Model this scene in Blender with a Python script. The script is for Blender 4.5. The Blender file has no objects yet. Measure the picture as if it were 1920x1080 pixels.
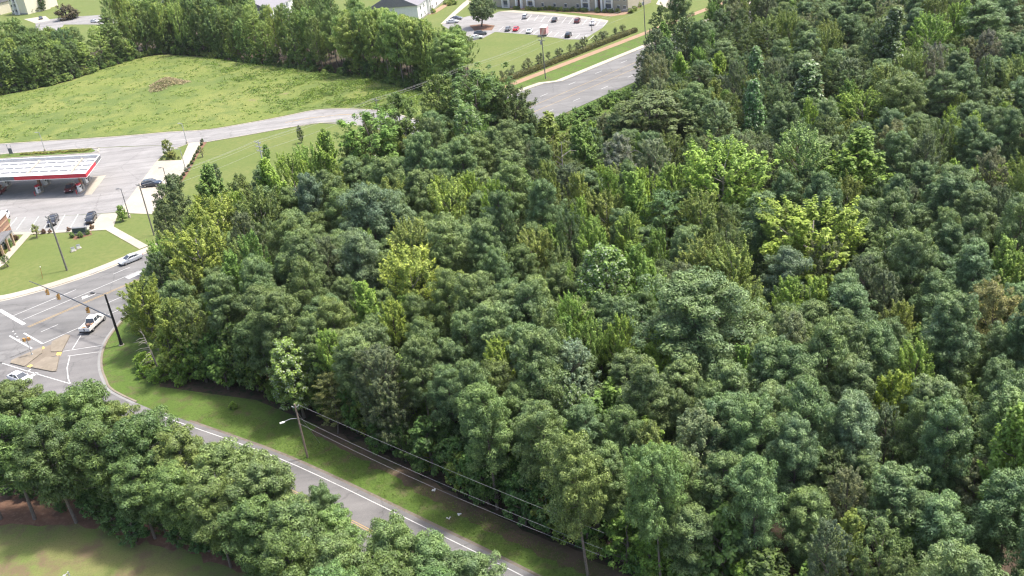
import bpy, bmesh, math, random
import numpy as np
from mathutils import Vector, Matrix
rad = math.radians
S = bpy.context.scene
COL = S.collection
# ------------------------------------------------------------------ camera
FPX, PITCH, ROLL, HC = 1841.0, rad(26.1), rad(-6.98), 72.0
_cp, _sp = math.cos(PITCH), math.sin(PITCH)
FW = np.array([0, _cp, -_sp]); _rt = np.array([1., 0, 0]); _up = np.array([0, _sp, _cp])
CR = _rt*math.cos(ROLL)+_up*math.sin(ROLL); CU = -_rt*math.sin(ROLL)+_up*math.cos(ROLL)
cam = bpy.data.cameras.new('camera'); co = bpy.data.objects.new('camera', cam); COL.objects.link(co)
cam.sensor_width = 36; cam.lens = FPX/1920*36; cam.clip_start = .5; cam.clip_end = 6000
co.matrix_world = Matrix(((CR[0], CU[0], -FW[0], 0), (CR[1], CU[1], -FW[1], 0), (CR[2], CU[2], -FW[2], HC), (0, 0, 0, 1)))
S.camera = co
# ------------------------------------------------------------------ light
SUN_EL, SUN_AZ = rad(64.5), math.atan2(.97, .22)
w = bpy.data.worlds.new('World'); S.world = w; w.use_nodes = True
nt = w.node_tree; bg = nt.nodes['Background']; sky = nt.nodes.new('ShaderNodeTexSky')
sky.sky_type = 'NISHITA'; sky.sun_disc = False; sky.sun_elevation = SUN_EL; sky.sun_rotation = SUN_AZ
sky.air_density = 1.0; sky.dust_density = 5.0; sky.ozone_density = 1.0
nt.links.new(sky.outputs[0], bg.inputs[0]); bg.inputs[1].default_value = .15
sl = bpy.data.lights.new('sun', 'SUN'); so = bpy.data.objects.new('sun', sl); COL.objects.link(so)
sl.energy = 2.5; sl.angle = rad(6); sl.color = (1, .95, .87)
sd = Vector((math.sin(SUN_AZ)*math.cos(SUN_EL), math.cos(SUN_AZ)*math.cos(SUN_EL), math.sin(SUN_EL)))
so.rotation_euler = sd.to_track_quat('Z', 'Y').to_euler(); so.location = (60, 60, 120)
S.view_settings.view_transform = 'Standard'; S.view_settings.look = 'None'
S.view_settings.exposure = 1.15; S.view_settings.gamma = 1
S.render.engine = 'CYCLES'
cy = S.cycles
cy.max_bounces = 6; cy.diffuse_bounces = 3; cy.glossy_bounces = 2; cy.transmission_bounces = 3; cy.transparent_max_bounces = 4
cy.use_denoising = True; cy.pixel_filter_type = 'BLACKMAN_HARRIS'; cy.filter_width = 1.25
# ------------------------------------------------------------------ helpers
rng = np.random.default_rng(7)
random.seed(7)
CAMP = np.array([0, 0, HC])

def g(x, y, z=0.):
    d = FW*FPX+CR*(x-960)+CU*(540-y)
    return CAMP+d*((z-HC)/d[2])

def proj(P):
    v = np.asarray(P, float)-CAMP
    k = FPX/(v@FW)
    return 960+k*(v@CR), 540-k*(v@CU), k

RA = np.array([-75.820, 157.314]); RU = np.array([.709584, .704620]); RN = np.array([-RU[1], RU[0]])

def R(a, ww, z=0.):
    p = RA+RU*a+RN*ww
    return np.array([p[0], p[1], z])

def tag(o, label=None, cat=None, group=None, kind=None):
    if label: o['label'] = label
    if cat: o['category'] = cat
    if group: o['group'] = group
    if kind: o['kind'] = kind
    return o

def empty(name, loc, rz=0, label=None, cat=None, group=None):
    o = bpy.data.objects.new(name, None); COL.objects.link(o)
    o.location = loc; o.rotation_euler = (0, 0, rz); o.empty_display_size = .3
    return tag(o, label, cat, group)

def link(name, me, mat=None, parent=None, loc=None, rz=0):
    o = bpy.data.objects.new(name, me); COL.objects.link(o)
    if mat is not None and not me.materials: me.materials.append(mat)
    if parent: o.parent = parent
    if loc is not None: o.location = loc
    if rz: o.rotation_euler = (0, 0, rz)
    return o

class MB:
    def __init__(s): s.v = []; s.f = []
    def add(s, vs, fs):
        b = len(s.v); s.v += [tuple(map(float, p)) for p in vs]; s.f += [tuple(i+b for i in f) for f in fs]; return s
    def box(s, c, d, rz=0, tilt=None):
        m = Matrix.Rotation(rz, 3, 'Z')
        if tilt is not None: m = tilt
        vs = [Vector(c)+m@Vector((d[0]*i/2, d[1]*j/2, d[2]*k/2)) for k in (-1, 1) for j in (-1, 1) for i in (-1, 1)]
        return s.add(vs, [(0, 2, 3, 1), (4, 5, 7, 6), (0, 1, 5, 4), (2, 6, 7, 3), (0, 4, 6, 2), (1, 3, 7, 5)])
    def prism(s, poly, z0, z1):
        n = len(poly)
        vs = [(p[0], p[1], z0) for p in poly]+[(p[0], p[1], z1) for p in poly]
        fs = [tuple(range(n-1, -1, -1)), tuple(range(n, 2*n))]+[(i, (i+1) % n, n+(i+1) % n, n+i) for i in range(n)]
        return s.add(vs, fs)
    def sheet(s, poly, z):
        return s.add([(p[0], p[1], z) for p in poly], [tuple(range(len(poly)))])
    def tube(s, pts, rs, n=6, cap=True):
        pts = [Vector(p) for p in pts]
        if not hasattr(rs, '__len__'): rs = [rs]*len(pts)
        b = len(s.v)
        for i, p in enumerate(pts):
            t = (pts[min(i+1, len(pts)-1)]-pts[max(i-1, 0)]).normalized()
            a = t.orthogonal().normalized() if abs(t.z) > .95 else t.cross(Vector((0, 0, 1))).normalized()
            c = t.cross(a)
            for k in range(n):
                q = p+(a*math.cos(2*math.pi*k/n)+c*math.sin(2*math.pi*k/n))*rs[i]
                s.v.append(tuple(q))
        for i in range(len(pts)-1):
            for k in range(n):
                s.f.append((b+i*n+k, b+i*n+(k+1) % n, b+(i+1)*n+(k+1) % n, b+(i+1)*n+k))
        if cap:
            s.f.append(tuple(b+k for k in range(n-1, -1, -1))); s.f.append(tuple(b+(len(pts)-1)*n+k for k in range(n)))
        return s
    def mesh(s, name):
        me = bpy.data.meshes.new(name); me.from_pydata(s.v, [], s.f); me.update()
        return me
    def build(s, name, mat, parent=None, loc=None, rz=0, smooth=False, bevel=0):
        me = s.mesh(name)
        bm = bmesh.new(); bm.from_mesh(me)
        bmesh.ops.recalc_face_normals(bm, faces=bm.faces)
        if bevel: bmesh.ops.bevel(bm, geom=bm.edges, offset=bevel, segments=2, affect='EDGES', clamp_overlap=True)
        bm.to_mesh(me); bm.free()
        if smooth: me.polygons.foreach_set('use_smooth', [True]*len(me.polygons))
        return link(name, me, mat, parent, loc, rz)

def copy_tree(o, parent=None):
    c = o.copy(); COL.objects.link(c); c.parent = parent
    for ch in list(o.children): copy_tree(ch, c)
    return c
# ------------------------------------------------------------------ materials
MATS = {}
def newmat(name):
    m = bpy.data.materials.new(name); m.use_nodes = True
    return m, m.node_tree, m.node_tree.nodes['Principled BSDF']

def ramp(nt, pos_cols, interp='LINEAR'):
    r = nt.nodes.new('ShaderNodeValToRGB'); r.color_ramp.interpolation = interp
    e = r.color_ramp.elements
    e[0].position, e[0].color = pos_cols[0][0], (*pos_cols[0][1], 1)
    e[1].position, e[1].color = pos_cols[1][0], (*pos_cols[1][1], 1)
    for p, c in pos_cols[2:]:
        x = e.new(p); x.color = (*c, 1)
    return r

def noise(nt, scale, detail=4, rough=.6, vec=None, dist=0):
    n = nt.nodes.new('ShaderNodeTexNoise'); n.inputs['Scale'].default_value = scale
    n.inputs['Detail'].default_value = detail; n.inputs['Roughness'].default_value = rough; n.inputs['Distortion'].default_value = dist
    if vec is not None: nt.links.new(vec, n.inputs['Vector'])
    return n

def mixc(nt, fac, a, b, mode='MIX'):
    m = nt.nodes.new('ShaderNodeMix'); m.data_type = 'RGBA'; m.blend_type = mode
    for sock, val in ((m.inputs['Factor'], fac), (m.inputs['A'] if 0 else m.inputs[6], a), (m.inputs[7], b)):
        if hasattr(val, 'is_linked'): nt.links.new(val, sock)
        elif isinstance(val, (int, float)): sock.default_value = val
        else: sock.default_value = (*val, 1)
    return m.outputs[2]

def plain(name, col, rough=.6, var=.12, scale=3., metal=0., bump=0., spec=.4):
    key = (name,)
    if key in MATS: return MATS[key]
    m, nt, b = newmat(name)
    tc = nt.nodes.new('ShaderNodeTexCoord')
    n = noise(nt, scale, 5, .65, tc.outputs['Object'])
    r = ramp(nt, [(.3, tuple(c*(1-var) for c in col)), (.7, tuple(min(1, c*(1+var)) for c in col))])
    nt.links.new(n.outputs['Fac'], r.inputs[0]); nt.links.new(r.outputs[0], b.inputs['Base Color'])
    b.inputs['Roughness'].default_value = rough; b.inputs['Metallic'].default_value = metal
    b.inputs['Specular IOR Level'].default_value = spec
    if bump:
        bp = nt.nodes.new('ShaderNodeBump'); bp.inputs['Strength'].default_value = bump; bp.inputs['Distance'].default_value = .05
        nt.links.new(n.outputs['Fac'], bp.inputs['Height']); nt.links.new(bp.outputs[0], b.inputs['Normal'])
    MATS[key] = m
    return m

def ground_mat(name, layers, bump_scale=3., bump=.5, rough=.9, dist=.15):
    """layers: list of (scale, lo, hi, colour) laid over the first colour by thresholded noise"""
    m, nt, b = newmat(name)
    geo = nt.nodes.new('ShaderNodeNewGeometry')
    col = layers[0]
    for i, (sc, lo, hi, c) in enumerate(layers[1:]):
        mp = nt.nodes.new('ShaderNodeMapping'); mp.inputs['Location'].default_value = (i*37.1, i*11.3, i*5.7)
        nt.links.new(geo.outputs['Position'], mp.inputs[0])
        n = noise(nt, sc, 6, .62, mp.outputs[0])
        r = ramp(nt, [(lo, (0, 0, 0)), (hi, (1, 1, 1))]); nt.links.new(n.outputs['Fac'], r.inputs[0])
        col = mixc(nt, r.outputs[0], col, c)
    nt.links.new(col, b.inputs['Base Color'])
    b.inputs['Roughness'].default_value = rough; b.inputs['Specular IOR Level'].default_value = .2
    n = noise(nt, bump_scale, 6, .7, geo.outputs['Position'])
    bp = nt.nodes.new('ShaderNodeBump'); bp.inputs['Strength'].default_value = bump; bp.inputs['Distance'].default_value = dist
    nt.links.new(n.outputs['Fac'], bp.inputs['Height']); nt.links.new(bp.outputs[0], b.inputs['Normal'])
    return m

def leaf_mat(name, pale=None, pale_at=.86, transl=.28, rough=.55, var=.45):
    m, nt, b = newmat(name)
    oi = nt.nodes.new('ShaderNodeObjectInfo'); geo = nt.nodes.new('ShaderNodeNewGeometry')
    r = ramp(nt, [(0, (1-var,)*3), (1, (1+var*.9, 1+var*.9, 1+var*.55))])
    nt.links.new(geo.outputs['Random Per Island'], r.inputs[0])
    col = mixc(nt, 1., oi.outputs['Color'], r.outputs[0], 'MULTIPLY')
    tc = nt.nodes.new('ShaderNodeTexCoord')
    n = noise(nt, .45, 2, .5, tc.outputs['Object'])
    rr = ramp(nt, [(.35, (.80, .84, .90)), (.68, (1.22, 1.16, .98))]); nt.links.new(n.outputs['Fac'], rr.inputs[0])
    col = mixc(nt, 1., col, rr.outputs[0], 'MULTIPLY')
    if pale:
        gt = nt.nodes.new('ShaderNodeMath'); gt.operation = 'GREATER_THAN'; gt.inputs[1].default_value = pale_at
        nt.links.new(geo.outputs['Random Per Island'], gt.inputs[0])
        col = mixc(nt, gt.outputs[0], col, pale)
    nt.links.new(col, b.inputs['Base Color'])
    b.inputs['Roughness'].default_value = rough; b.inputs['Specular IOR Level'].default_value = .3
    tr = nt.nodes.new('ShaderNodeBsdfTranslucent')
    tcol = mixc(nt, 1., col, (1.15, 1.25, .6), 'MULTIPLY'); nt.links.new(tcol, tr.inputs['Color'])
    mx = nt.nodes.new('ShaderNodeMixShader'); mx.inputs[0].default_value = transl
    nt.links.new(b.outputs[0], mx.inputs[1]); nt.links.new(tr.outputs[0], mx.inputs[2])
    out = nt.nodes['Material Output']; nt.links.new(mx.outputs[0], out.inputs['Surface'])
    return m

M_NEEDLE = leaf_mat('pine_needles', transl=.2, rough=.5, var=.4)
M_LEAF = leaf_mat('broad_leaves')
M_LEAFP = leaf_mat('broad_leaves_pale_undersides', pale=(.42, .48, .34), pale_at=.84)
M_BARK = plain('bark', (.16, .135, .115), .9, .35, 4., bump=.6)
M_BARKL = plain('pale_bark', (.26, .24, .215), .9, .25, 4., bump=.5)
M_FLOOR = ground_mat('forest_litter', [(.055, .042, .03), (.35, .4, .65, (.085, .06, .042)), (1.2, .5, .62, (.03, .045, .018))], 2.5, .8)
M_LAWN = ground_mat('mown_lawn', [(.112, .148, .038), (.07, .42, .62, (.142, .162, .05)), (.9, .4, .7, (.092, .13, .032)), (6., .45, .75, (.135, .157, .056))], 9., .5, dist=.05)
M_FIELD = ground_mat('field_grass', [(.142, .178, .044), (.045, .40, .60, (.185, .205, .06)), (.10, .46, .60, (.105, .145, .04)), (.09, .66, .72, (.21, .17, .10)), (1.6, .48, .68, (.08, .122, .03)), (.8, .6, .75, (.175, .20, .06))], 2.2, .6, dist=.25)
M_VERGE = ground_mat('verge_grass', [(.085, .14, .026), (.16, .42, .62, (.11, .165, .036)), (.5, .5, .68, (.11, .095, .05)), (4., .45, .7, (.06, .095, .02))], 6., .7, dist=.1)  # green kept darker than the lawn: cloud shade is put into the colour
M_DRYV = ground_mat('dry_verge', [(.115, .085, .055), (.3, .45, .65, (.075, .085, .03)), (1.5, .5, .7, (.14, .10, .068))], 4., .7, dist=.1)
M_MULCH = ground_mat('pine_straw', [(.19, .105, .07), (.3, .4, .65, (.125, .075, .05)), (2., .5, .7, (.24, .15, .10))], 5., .6, dist=.08)
M_GRAVEL = ground_mat('gravel_edge', [(.17, .145, .12), (.4, .4, .65, (.13, .11, .085)), (2., .5, .7, (.21, .18, .15))], 8., .4, dist=.03)
M_NLAWN = ground_mat('near_lawn_grass', [(.15, .19, .055), (.12, .40, .56, (.185, .185, .072)), (.3, .48, .62, (.165, .12, .075)), (5., .45, .75, (.10, .135, .038))], 8., .5, dist=.06)
M_CLAY = ground_mat('red_clay_path', [(.30, .195, .13), (.3, .4, .65, (.25, .17, .11)), (2., .5, .7, (.33, .235, .165))], 5., .4, dist=.05)
def asphalt(name, base, dark, light):
    m, nt, b = newmat(name)
    geo = nt.nodes.new('ShaderNodeNewGeometry')
    n1 = noise(nt, .12, 6, .65, geo.outputs['Position'], .6); n2 = noise(nt, 14., 3, .7, geo.outputs['Position'])
    mp = nt.nodes.new('ShaderNodeMapping'); mp.inputs['Rotation'].default_value = (0, 0, -math.atan2(RU[1], RU[0])); mp.inputs['Scale'].default_value = (.02, .55, .1)
    nt.links.new(geo.outputs['Position'], mp.inputs[0])
    n3 = noise(nt, 1., 3, .5, mp.outputs[0])
    r1 = ramp(nt, [(.3, dark), (.55, base), (.8, light)]); nt.links.new(n1.outputs['Fac'], r1.inputs[0])
    r3 = ramp(nt, [(.35, (.86,)*3), (.65, (1.1,)*3)]); nt.links.new(n3.outputs['Fac'], r3.inputs[0])
    c = mixc(nt, 1., r1.outputs[0], r3.outputs[0], 'MULTIPLY')
    r2 = ramp(nt, [(.3, (.82,)*3), (.7, (1.14,)*3)]); nt.links.new(n2.outputs['Fac'], r2.inputs[0])
    c = mixc(nt, 1., c, r2.outputs[0], 'MULTIPLY')
    n5 = noise(nt, .45, 4, .55, geo.outputs['Position'], 1.2); r5 = ramp(nt, [(.66, (1, 1, 1)), (.78, (.72, .71, .70))]); nt.links.new(n5.outputs['Fac'], r5.inputs[0])
    c = mixc(nt, 1., c, r5.outputs[0], 'MULTIPLY')
    vo = nt.nodes.new('ShaderNodeTexVoronoi'); vo.feature = 'DISTANCE_TO_EDGE'; vo.inputs['Scale'].default_value = .11
    n6 = noise(nt, .5, 3, .6, geo.outputs['Position']); wv = mixc(nt, .75, n6.outputs['Color'], geo.outputs['Position'], 'ADD'); nt.links.new(wv, vo.inputs['Vector'])
    r6 = ramp(nt, [(.0, (.78, .78, .78)), (.012, (1, 1, 1))]); nt.links.new(vo.outputs['Distance'], r6.inputs[0])
    c = mixc(nt, 1., c, r6.outputs[0], 'MULTIPLY'); nt.links.new(c, b.inputs['Base Color'])
    b.inputs['Roughness'].default_value = .85; b.inputs['Specular IOR Level'].default_value = .3
    return m
M_ROAD = asphalt('worn_asphalt', (.168, .166, .163), (.132, .131, .13), (.205, .202, .197))
M_LOT = asphalt('pale_asphalt', (.248, .242, .238), (.203, .198, .195), (.295, .288, .282))
M_SIDE = asphalt('side_asphalt', (.175, .17, .168), (.14, .137, .136), (.21, .204, .20))
M_CONC = ground_mat('concrete', [(.385, .35, .292), (.1, .42, .62, (.33, .30, .248)), (1.5, .5, .75, (.42, .385, .325))], 12., .2, dist=.02)
M_CONCG = ground_mat('grey_concrete', [(.25, .25, .245), (.15, .42, .62, (.205, .205, .20)), (1.5, .5, .75, (.285, .28, .27))], 12., .2, dist=.02)
M_TANC = ground_mat('island_concrete', [(.225, .195, .155), (.3, .42, .62, (.185, .16, .125)), (1.5, .5, .75, (.255, .22, .175))], 12., .2, dist=.02)
def wornpaint(name, col, under, lo=.5, hi=.72):
    m, nt, b = newmat(name); geo = nt.nodes.new('ShaderNodeNewGeometry')
    n = noise(nt, 2.2, 7, .75, geo.outputs['Position']); r = ramp(nt, [(lo, (0, 0, 0)), (hi, (1, 1, 1))]); nt.links.new(n.outputs['Fac'], r.inputs[0])
    nt.links.new(mixc(nt, r.outputs[0], col, under), b.inputs['Base Color']); b.inputs['Roughness'].default_value = .8
    return m
M_RAMP = ground_mat('ramp_concrete', [(.20, .17, .135), (.3, .42, .62, (.165, .14, .11))], 12., .2, dist=.02)
M_WHITEP = wornpaint('white_road_paint', (.52, .52, .51), (.24, .235, .235))
M_YELP = wornpaint('yellow_road_paint', (.40, .27, .10), (.22, .19, .15))
M_TACT = plain('tactile_yellow', (.62, .42, .12), .7, .1, 2.)
M_WHITE = plain('white_paint', (.78, .78, .76), .5, .05, 1.)
M_CREAM = plain('cream_siding', (.68, .63, .50), .7, .05, 1.)
M_TAUPE = plain('taupe_siding', (.40, .36, .285), .7, .07, 1.)
M_GSID = plain('grey_siding', (.50, .50, .51), .7, .06, 1.)
M_SHING = plain('roof_shingles', (.20, .195, .215), .85, .25, 6., bump=.4)
M_GLASS = plain('window_glass', (.05, .06, .075), .15, .2, 1., spec=.8)
M_SHADEG = plain('screen_dark', (.12, .13, .15), .5, .2, 1.)
M_DOOR = plain('brown_door', (.10, .055, .045), .6, .2, 2.)
M_BRICK = plain('brick', (.26, .155, .11), .85, .2, 5., bump=.3)
M_BRICKT = plain('tan_brick', (.38, .28, .19), .85, .15, 5.)
M_STONE = plain('grey_stone', (.30, .29, .27), .85, .25, 3., bump=.4)
M_RED = plain('red_fascia', (.52, .035, .055), .45, .08, .5)
M_GREYM = plain('grey_metal', (.15, .155, .165), .5, .12, 1.)
M_GALV = plain('galvanised', (.42, .43, .43), .45, .12, 2., metal=.3)
M_DKMET = plain('dark_metal', (.012, .012, .014), .5, .15, 2.)
M_GREYMD = plain('slate_metal', (.10, .105, .115), .5, .15, 2.)
M_WOOD = plain('weathered_pole_wood', (.23, .185, .145), .9, .25, 3., bump=.4)
M_WOODG = plain('grey_pole_wood', (.155, .15, .135), .9, .25, 3., bump=.4)
M_WIRE = plain('wire', (.30, .30, .31), .5, .1, 1.)
M_TYRE = plain('tyre', (.014, .014, .014), .8, .2, 5.)
M_RIM = plain('rim', (.35, .35, .36), .35, .1, 3., metal=.7)
M_LAMPW = plain('lamp_lens', (.75, .75, .72), .2, .05, 2.)
M_LAMPR = plain('tail_lens', (.28, .01, .012), .3, .05, 2.)
M_SIGY = plain('signal_yellow', (.36, .21, .07), .5, .1, 2.)
M_BLACK = plain('black_plastic', (.02, .02, .022), .5, .1, 2.)
M_DIRT = plain('straw_heap', (.30, .255, .145), .95, .4, 1.2, bump=.8)
M_RUST = plain('rust_tan', (.42, .24, .13), .8, .2, 2.)
M_GREENB = plain('green_sign', (.06, .09, .08), .6, .1, 2.)
M_REDBROWN = plain('red_wood_fence', (.23, .075, .045), .8, .2, 3.)

def paint(col):
    key = ('car',)+tuple(round(c, 3) for c in col)
    if key not in MATS:
        m, nt, b = newmat('car_paint'); b.inputs['Roughness'].default_value = .28
        tc = nt.nodes.new('ShaderNodeTexCoord'); n = noise(nt, 2.5, 3, .5, tc.outputs['Object'])
        r = ramp(nt, [(.3, tuple(c*.92 for c in col)), (.7, tuple(min(1, c*1.06) for c in col))]); nt.links.new(n.outputs['Fac'], r.inputs[0])
        nt.links.new(r.outputs[0], b.inputs['Base Color']); b.inputs['Coat Weight'].default_value = .6; b.inputs['Coat Roughness'].default_value = .05
        MATS[key] = m
    return MATS[key]

# ================================================================== STRUCTURE
def P(pts): return [tuple(g(x, y)[:2]) for x, y in pts]
def RP(pts): return [tuple(R(a, b)[:2]) for a, b in pts]
def flat(name, poly, z, mat, parent=None):
    o = MB().sheet(poly, z).build(name, mat, parent)
    me = o.data
    if me.polygons and me.polygons[0].normal.z < 0: me.flip_normals()
    if not parent: o['kind'] = 'structure'
    return o
def offset_line(pts, d):
    pts = [np.array(p[:2], float) for p in pts]; out = []
    for i, p in enumerate(pts):
        t = pts[min(i+1, len(pts)-1)]-pts[max(i-1, 0)]; t /= np.linalg.norm(t)
        out.append(p+np.array([-t[1], t[0]])*d)
    return out
def strip_poly(pts, d0, d1): return [tuple(p) for p in offset_line(pts, d0)]+[tuple(p) for p in offset_line(pts, d1)[::-1]]
def ribbon(name, pts, d0, d1, z, mat, parent=None):
    a, b = offset_line(pts, d0), offset_line(pts, d1)
    mb = MB()
    mb.add([(*p, z) for p in a]+[(*p, z) for p in b], [(i, i+1, len(a)+i+1, len(a)+i) for i in range(len(a)-1)])
    o = mb.build(name, mat, parent)
    if o.data.polygons[0].normal.z < 0: o.data.flip_normals()
    if not parent: o['kind'] = 'structure'
    return o
def kerb(pts, d0, d1, z1, mat=None, parent=None, name='kerb'):
    a, b = offset_line(pts, d0), offset_line(pts, d1); n = len(a); mb = MB()
    vs = [(*p, 0) for p in a]+[(*p, z1) for p in a]+[(*p, z1) for p in b]+[(*p, 0) for p in b]; fs = []
    for i in range(n-1):
        for k in range(3): fs.append((k*n+i, k*n+i+1, (k+1)*n+i+1, (k+1)*n+i))
    fs += [(0, n, 2*n, 3*n), (n-1, 2*n-1, 3*n-1, 4*n-1)]
    o = mb.add(vs, fs).build(name, mat or M_CONC, parent)
    if not parent: o['kind'] = 'structure'
    return o
def smooth_line(pts, n=4):
    pts = [np.array(p[:2], float) for p in pts]; out = []
    for i in range(len(pts)-1):
        p0, p1, p2, p3 = pts[max(i-1, 0)], pts[i], pts[i+1], pts[min(i+2, len(pts)-1)]
        for k in range(n):
            t = k/n
            out.append(.5*((2*p1)+(p2-p0)*t+(2*p0-5*p1+4*p2-p3)*t*t+(3*p1-p0-3*p2+p3)*t**3))
    out.append(pts[-1]); return out

def rough(poly, amp, step=1.2, seed=1):
    r = np.random.default_rng(seed); out = []; n = len(poly)
    for i in range(n):
        a, b = np.array(poly[i], float), np.array(poly[(i+1) % n], float); L = np.linalg.norm(b-a); m = max(1, int(L/step))
        for k in range(m): out.append(tuple(a+(b-a)*(k/m)+r.normal(size=2)*amp))
    return out
flat('ground', [(-2500, -800), (2500, -800), (2500, 3000), (-2500, 3000)], -.03, M_FLOOR)
flat('lawn', RP([(-260, 15.3), (420, 15.3), (420, 700), (-260, 700)]), 0., M_LAWN)
# ---- main road
ZR = .05
road = flat('main_road', RP([(-160, -5.2), (480, -5.2), (480, 15.4), (152, 15.4), (148, 19), (135, 20.5), (128, 24), (124, 24), (112, 15.4), (12, 15.4), (5, 16.4), (-2, 18.6), (-7, 21.6), (-12, 28), (-20, 60), (-46, 60), (-50, 15.4), (-160, 15.4)]), ZR, M_ROAD)
def stripe(a0, a1, ww, wd=.14, mat=None, name='lane_marking', z=ZR+.014):
    o = flat(name, RP([(a0, ww-wd/2), (a1, ww-wd/2), (a1, ww+wd/2), (a0, ww+wd/2)]), z, mat or M_WHITEP, road)
    return o
for a in (-7.35, 4.65): stripe(a, a+3.05, .05, name='lane_dash')
for k in range(10): stripe(16.9+12.19*k-.2, 16.9+12.19*k+2.85, .05-.04*k/1, name='lane_dash')
for k in range(8): stripe(137.4+12.19*k, 140.4+12.19*k, -.5, name='lane_dash')
stripe(-7.45, 4.5, 11.5); stripe(12, 15.6, 11.5, name='lane_dash')
for k in range(14): stripe(28+12.19*k, 31.05+12.19*k, 11.5-.03*k/1, name='lane_dash')
stripe(-7.0, 15.6, 8.06)
stripe(-7.8, 40, 4.42, .13, M_YELP); stripe(-7.8, 40, 4.0, .13, M_YELP)
stripe(40, 300, 3.3, .14, M_YELP); stripe(60, 300, 7.3, .14, M_YELP)
stripe(-9.2, 4.5, -4.72, .15)
flat('hatch_block', RP([(12.5, 6.3), (16.6, 6.3), (16.6, 7.75), (12.5, 7.75)]), ZR+.014, M_WHITEP, road)
flat('stop_line', RP([(-8.1, 5.9), (-7.4, 5.9), (-7.4, 16.6), (-8.1, 16.6)]), ZR+.014, M_WHITEP, road)
# turn arrow
ar = [(-2.2, 5.95), (.6, 5.95), (.6, 6.12), (-.6, 6.14), (-.9, 6.7), (-.5, 6.9), (-1.7, 7.25), (-2.0, 6.2), (-1.6, 6.45), (-1.3, 6.13), (-2.2, 6.13)]
flat('turn_arrow', RP([(a+5.2, b) for a, b in ar]), ZR+.014, M_WHITEP, road)
for k in range(4): flat('crosswalk_bar', RP([(-10.2-.25*k, 5.2-1.4*k), (-9.9-.25*k, 5.2-1.4*k), (-9.9-.25*k, 4.9-1.4*k), (-10.2-.25*k, 4.9-1.4*k)]), ZR+.014, M_WHITEP, road)
# ---- side road with slip lane
NC = smooth_line(RP([(40, -5.3), (22, -5.35), (14, -5.7), (6.25, -7.15), (1.43, -10.34), (-2.26, -13.73), (-5.16, -17.59), (-7.38, -21.81), (-8.86, -25.95), (-9.95, -30.97)])+[(-52.5, 121.0)], 4)
SR = smooth_line([(-61.1, 128.3), (-52.8, 120.7), (-36.0, 108.4), (-26.6, 100.7), (-12.1, 87.6), (-3.6, 79.8), (20, 57.5), (60, 20)], 3)
side = flat('side_road', [tuple(p) for p in NC[4:]]+[tuple(p) for p in offset_line(SR[3:], .75)]+[tuple(p) for p in offset_line(SR[5:], -8.3)[::-1]]+RP([(-22, -52), (-32, -40), (-60, -20), (-60, -5.0), (16, -5.0)]), .035, M_SIDE)
def line_px(pts, wd, mat=None, parent=None, z=.05, name='lane_marking'):
    return ribbon(name, [g(*p)[:2] for p in pts], -wd/2, wd/2, z, mat or M_WHITEP, parent or side)
ribbon('edge_line', SR[3:], -.06, .06, .05, M_WHITEP, side)
ribbon('centre_line', SR[6:], -3.72, -3.62, .05, M_YELP, side); ribbon('centre_line', SR[6:], -4.0, -3.9, .05, M_YELP, side)
line_px([(152, 629), (136, 655)], .14); line_px([(119, 659), (191, 648)], .14); line_px([(127, 668), (187, 660)], .14)
line_px([(131, 669), (126, 690), (128, 710), (132, 720)], .16); line_px([(132, 720), (54, 697)], .16); line_px([(54, 697), (0, 680)], .16)
line_px([(45, 625), (80, 645)], .3, parent=road, z=ZR+.014); line_px([(18, 630), (60, 654)], .3, parent=road, z=ZR+.014)
line_px([(18, 672), (58, 655)], .15); line_px([(58, 706), (70, 699)], .8); line_px([(50, 697), (58, 693)], .3)
kerb(NC[:-2], 0, .32, .14, M_TANC)
ribbon('gutter', NC[:-2], -.45, 0, .058, M_CONCG)
# traffic island (three raised slabs with ramps between)
isl = [[(132, 630), (124, 628.5), (98, 642), (97, 646), (96, 661), (116, 661)], [(80, 652), (72, 655), (22, 677), (20, 682), (46, 688.5), (79, 663)], [(104, 671), (112, 667), (106, 697), (98, 698), (58, 690), (86, 671)]]
io = empty('traffic_island', (*g(84, 667)[:2], .035), label='raised tan concrete traffic island with three slabs and yellow ramp pads beside the slip lane', cat='traffic island')
iloc = np.array([*g(84, 667)[:2]])
for q in isl:
    MB().prism([tuple(np.array(p)-iloc) for p in P(q)], 0, .17).build('slab', M_TANC, io)
MB().prism([tuple(np.array(p)-iloc) for p in P([(116, 661), (98, 661), (97, 646), (80, 653), (79, 664), (48, 688), (58, 690), (86, 671), (112, 667)])], .0, .045).build('ramp_walk', M_RAMP, io)
for q in [[(82, 650), (75, 654), (78, 657), (85, 653)], [(116, 661), (107, 661.5), (106, 667), (114, 667)], [(58, 684), (50, 688), (57, 690), (63, 686)]]:
    MB().prism([tuple(np.array(p)-iloc) for p in P(q)], .0, .06).build('tactile_pad', M_TACT, io)
# ---- kerb and pavement along the far side of the main road
FC = smooth_line(RP([(112, 15.4), (60, 15.4), (22, 15.4), (12, 15.45), (5, 16.5), (-2, 18.7), (-7, 21.7), (-12, 28.1), (-20, 60)]), 4)
kerb(FC, 0, -.25, .15)
kerb(FC, -.25, -2.3, .13, name='pavement')
FC2 = RP([(480, 15.5), (152, 15.5), (148, 19.1), (135, 20.6), (128, 24.2), (124, 30)])
kerb(FC2, 0, -.25, .15); kerb(FC2, -.25, -2.2, .13, name='pavement')
ribbon('gutter', FC, 0, .5, .058, M_CONC)
flat('drain_cover', RP([(9.6, 15.5), (11.6, 15.5), (11.6, 16.2), (9.6, 16.2)]), .157, M_STONE)
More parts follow.
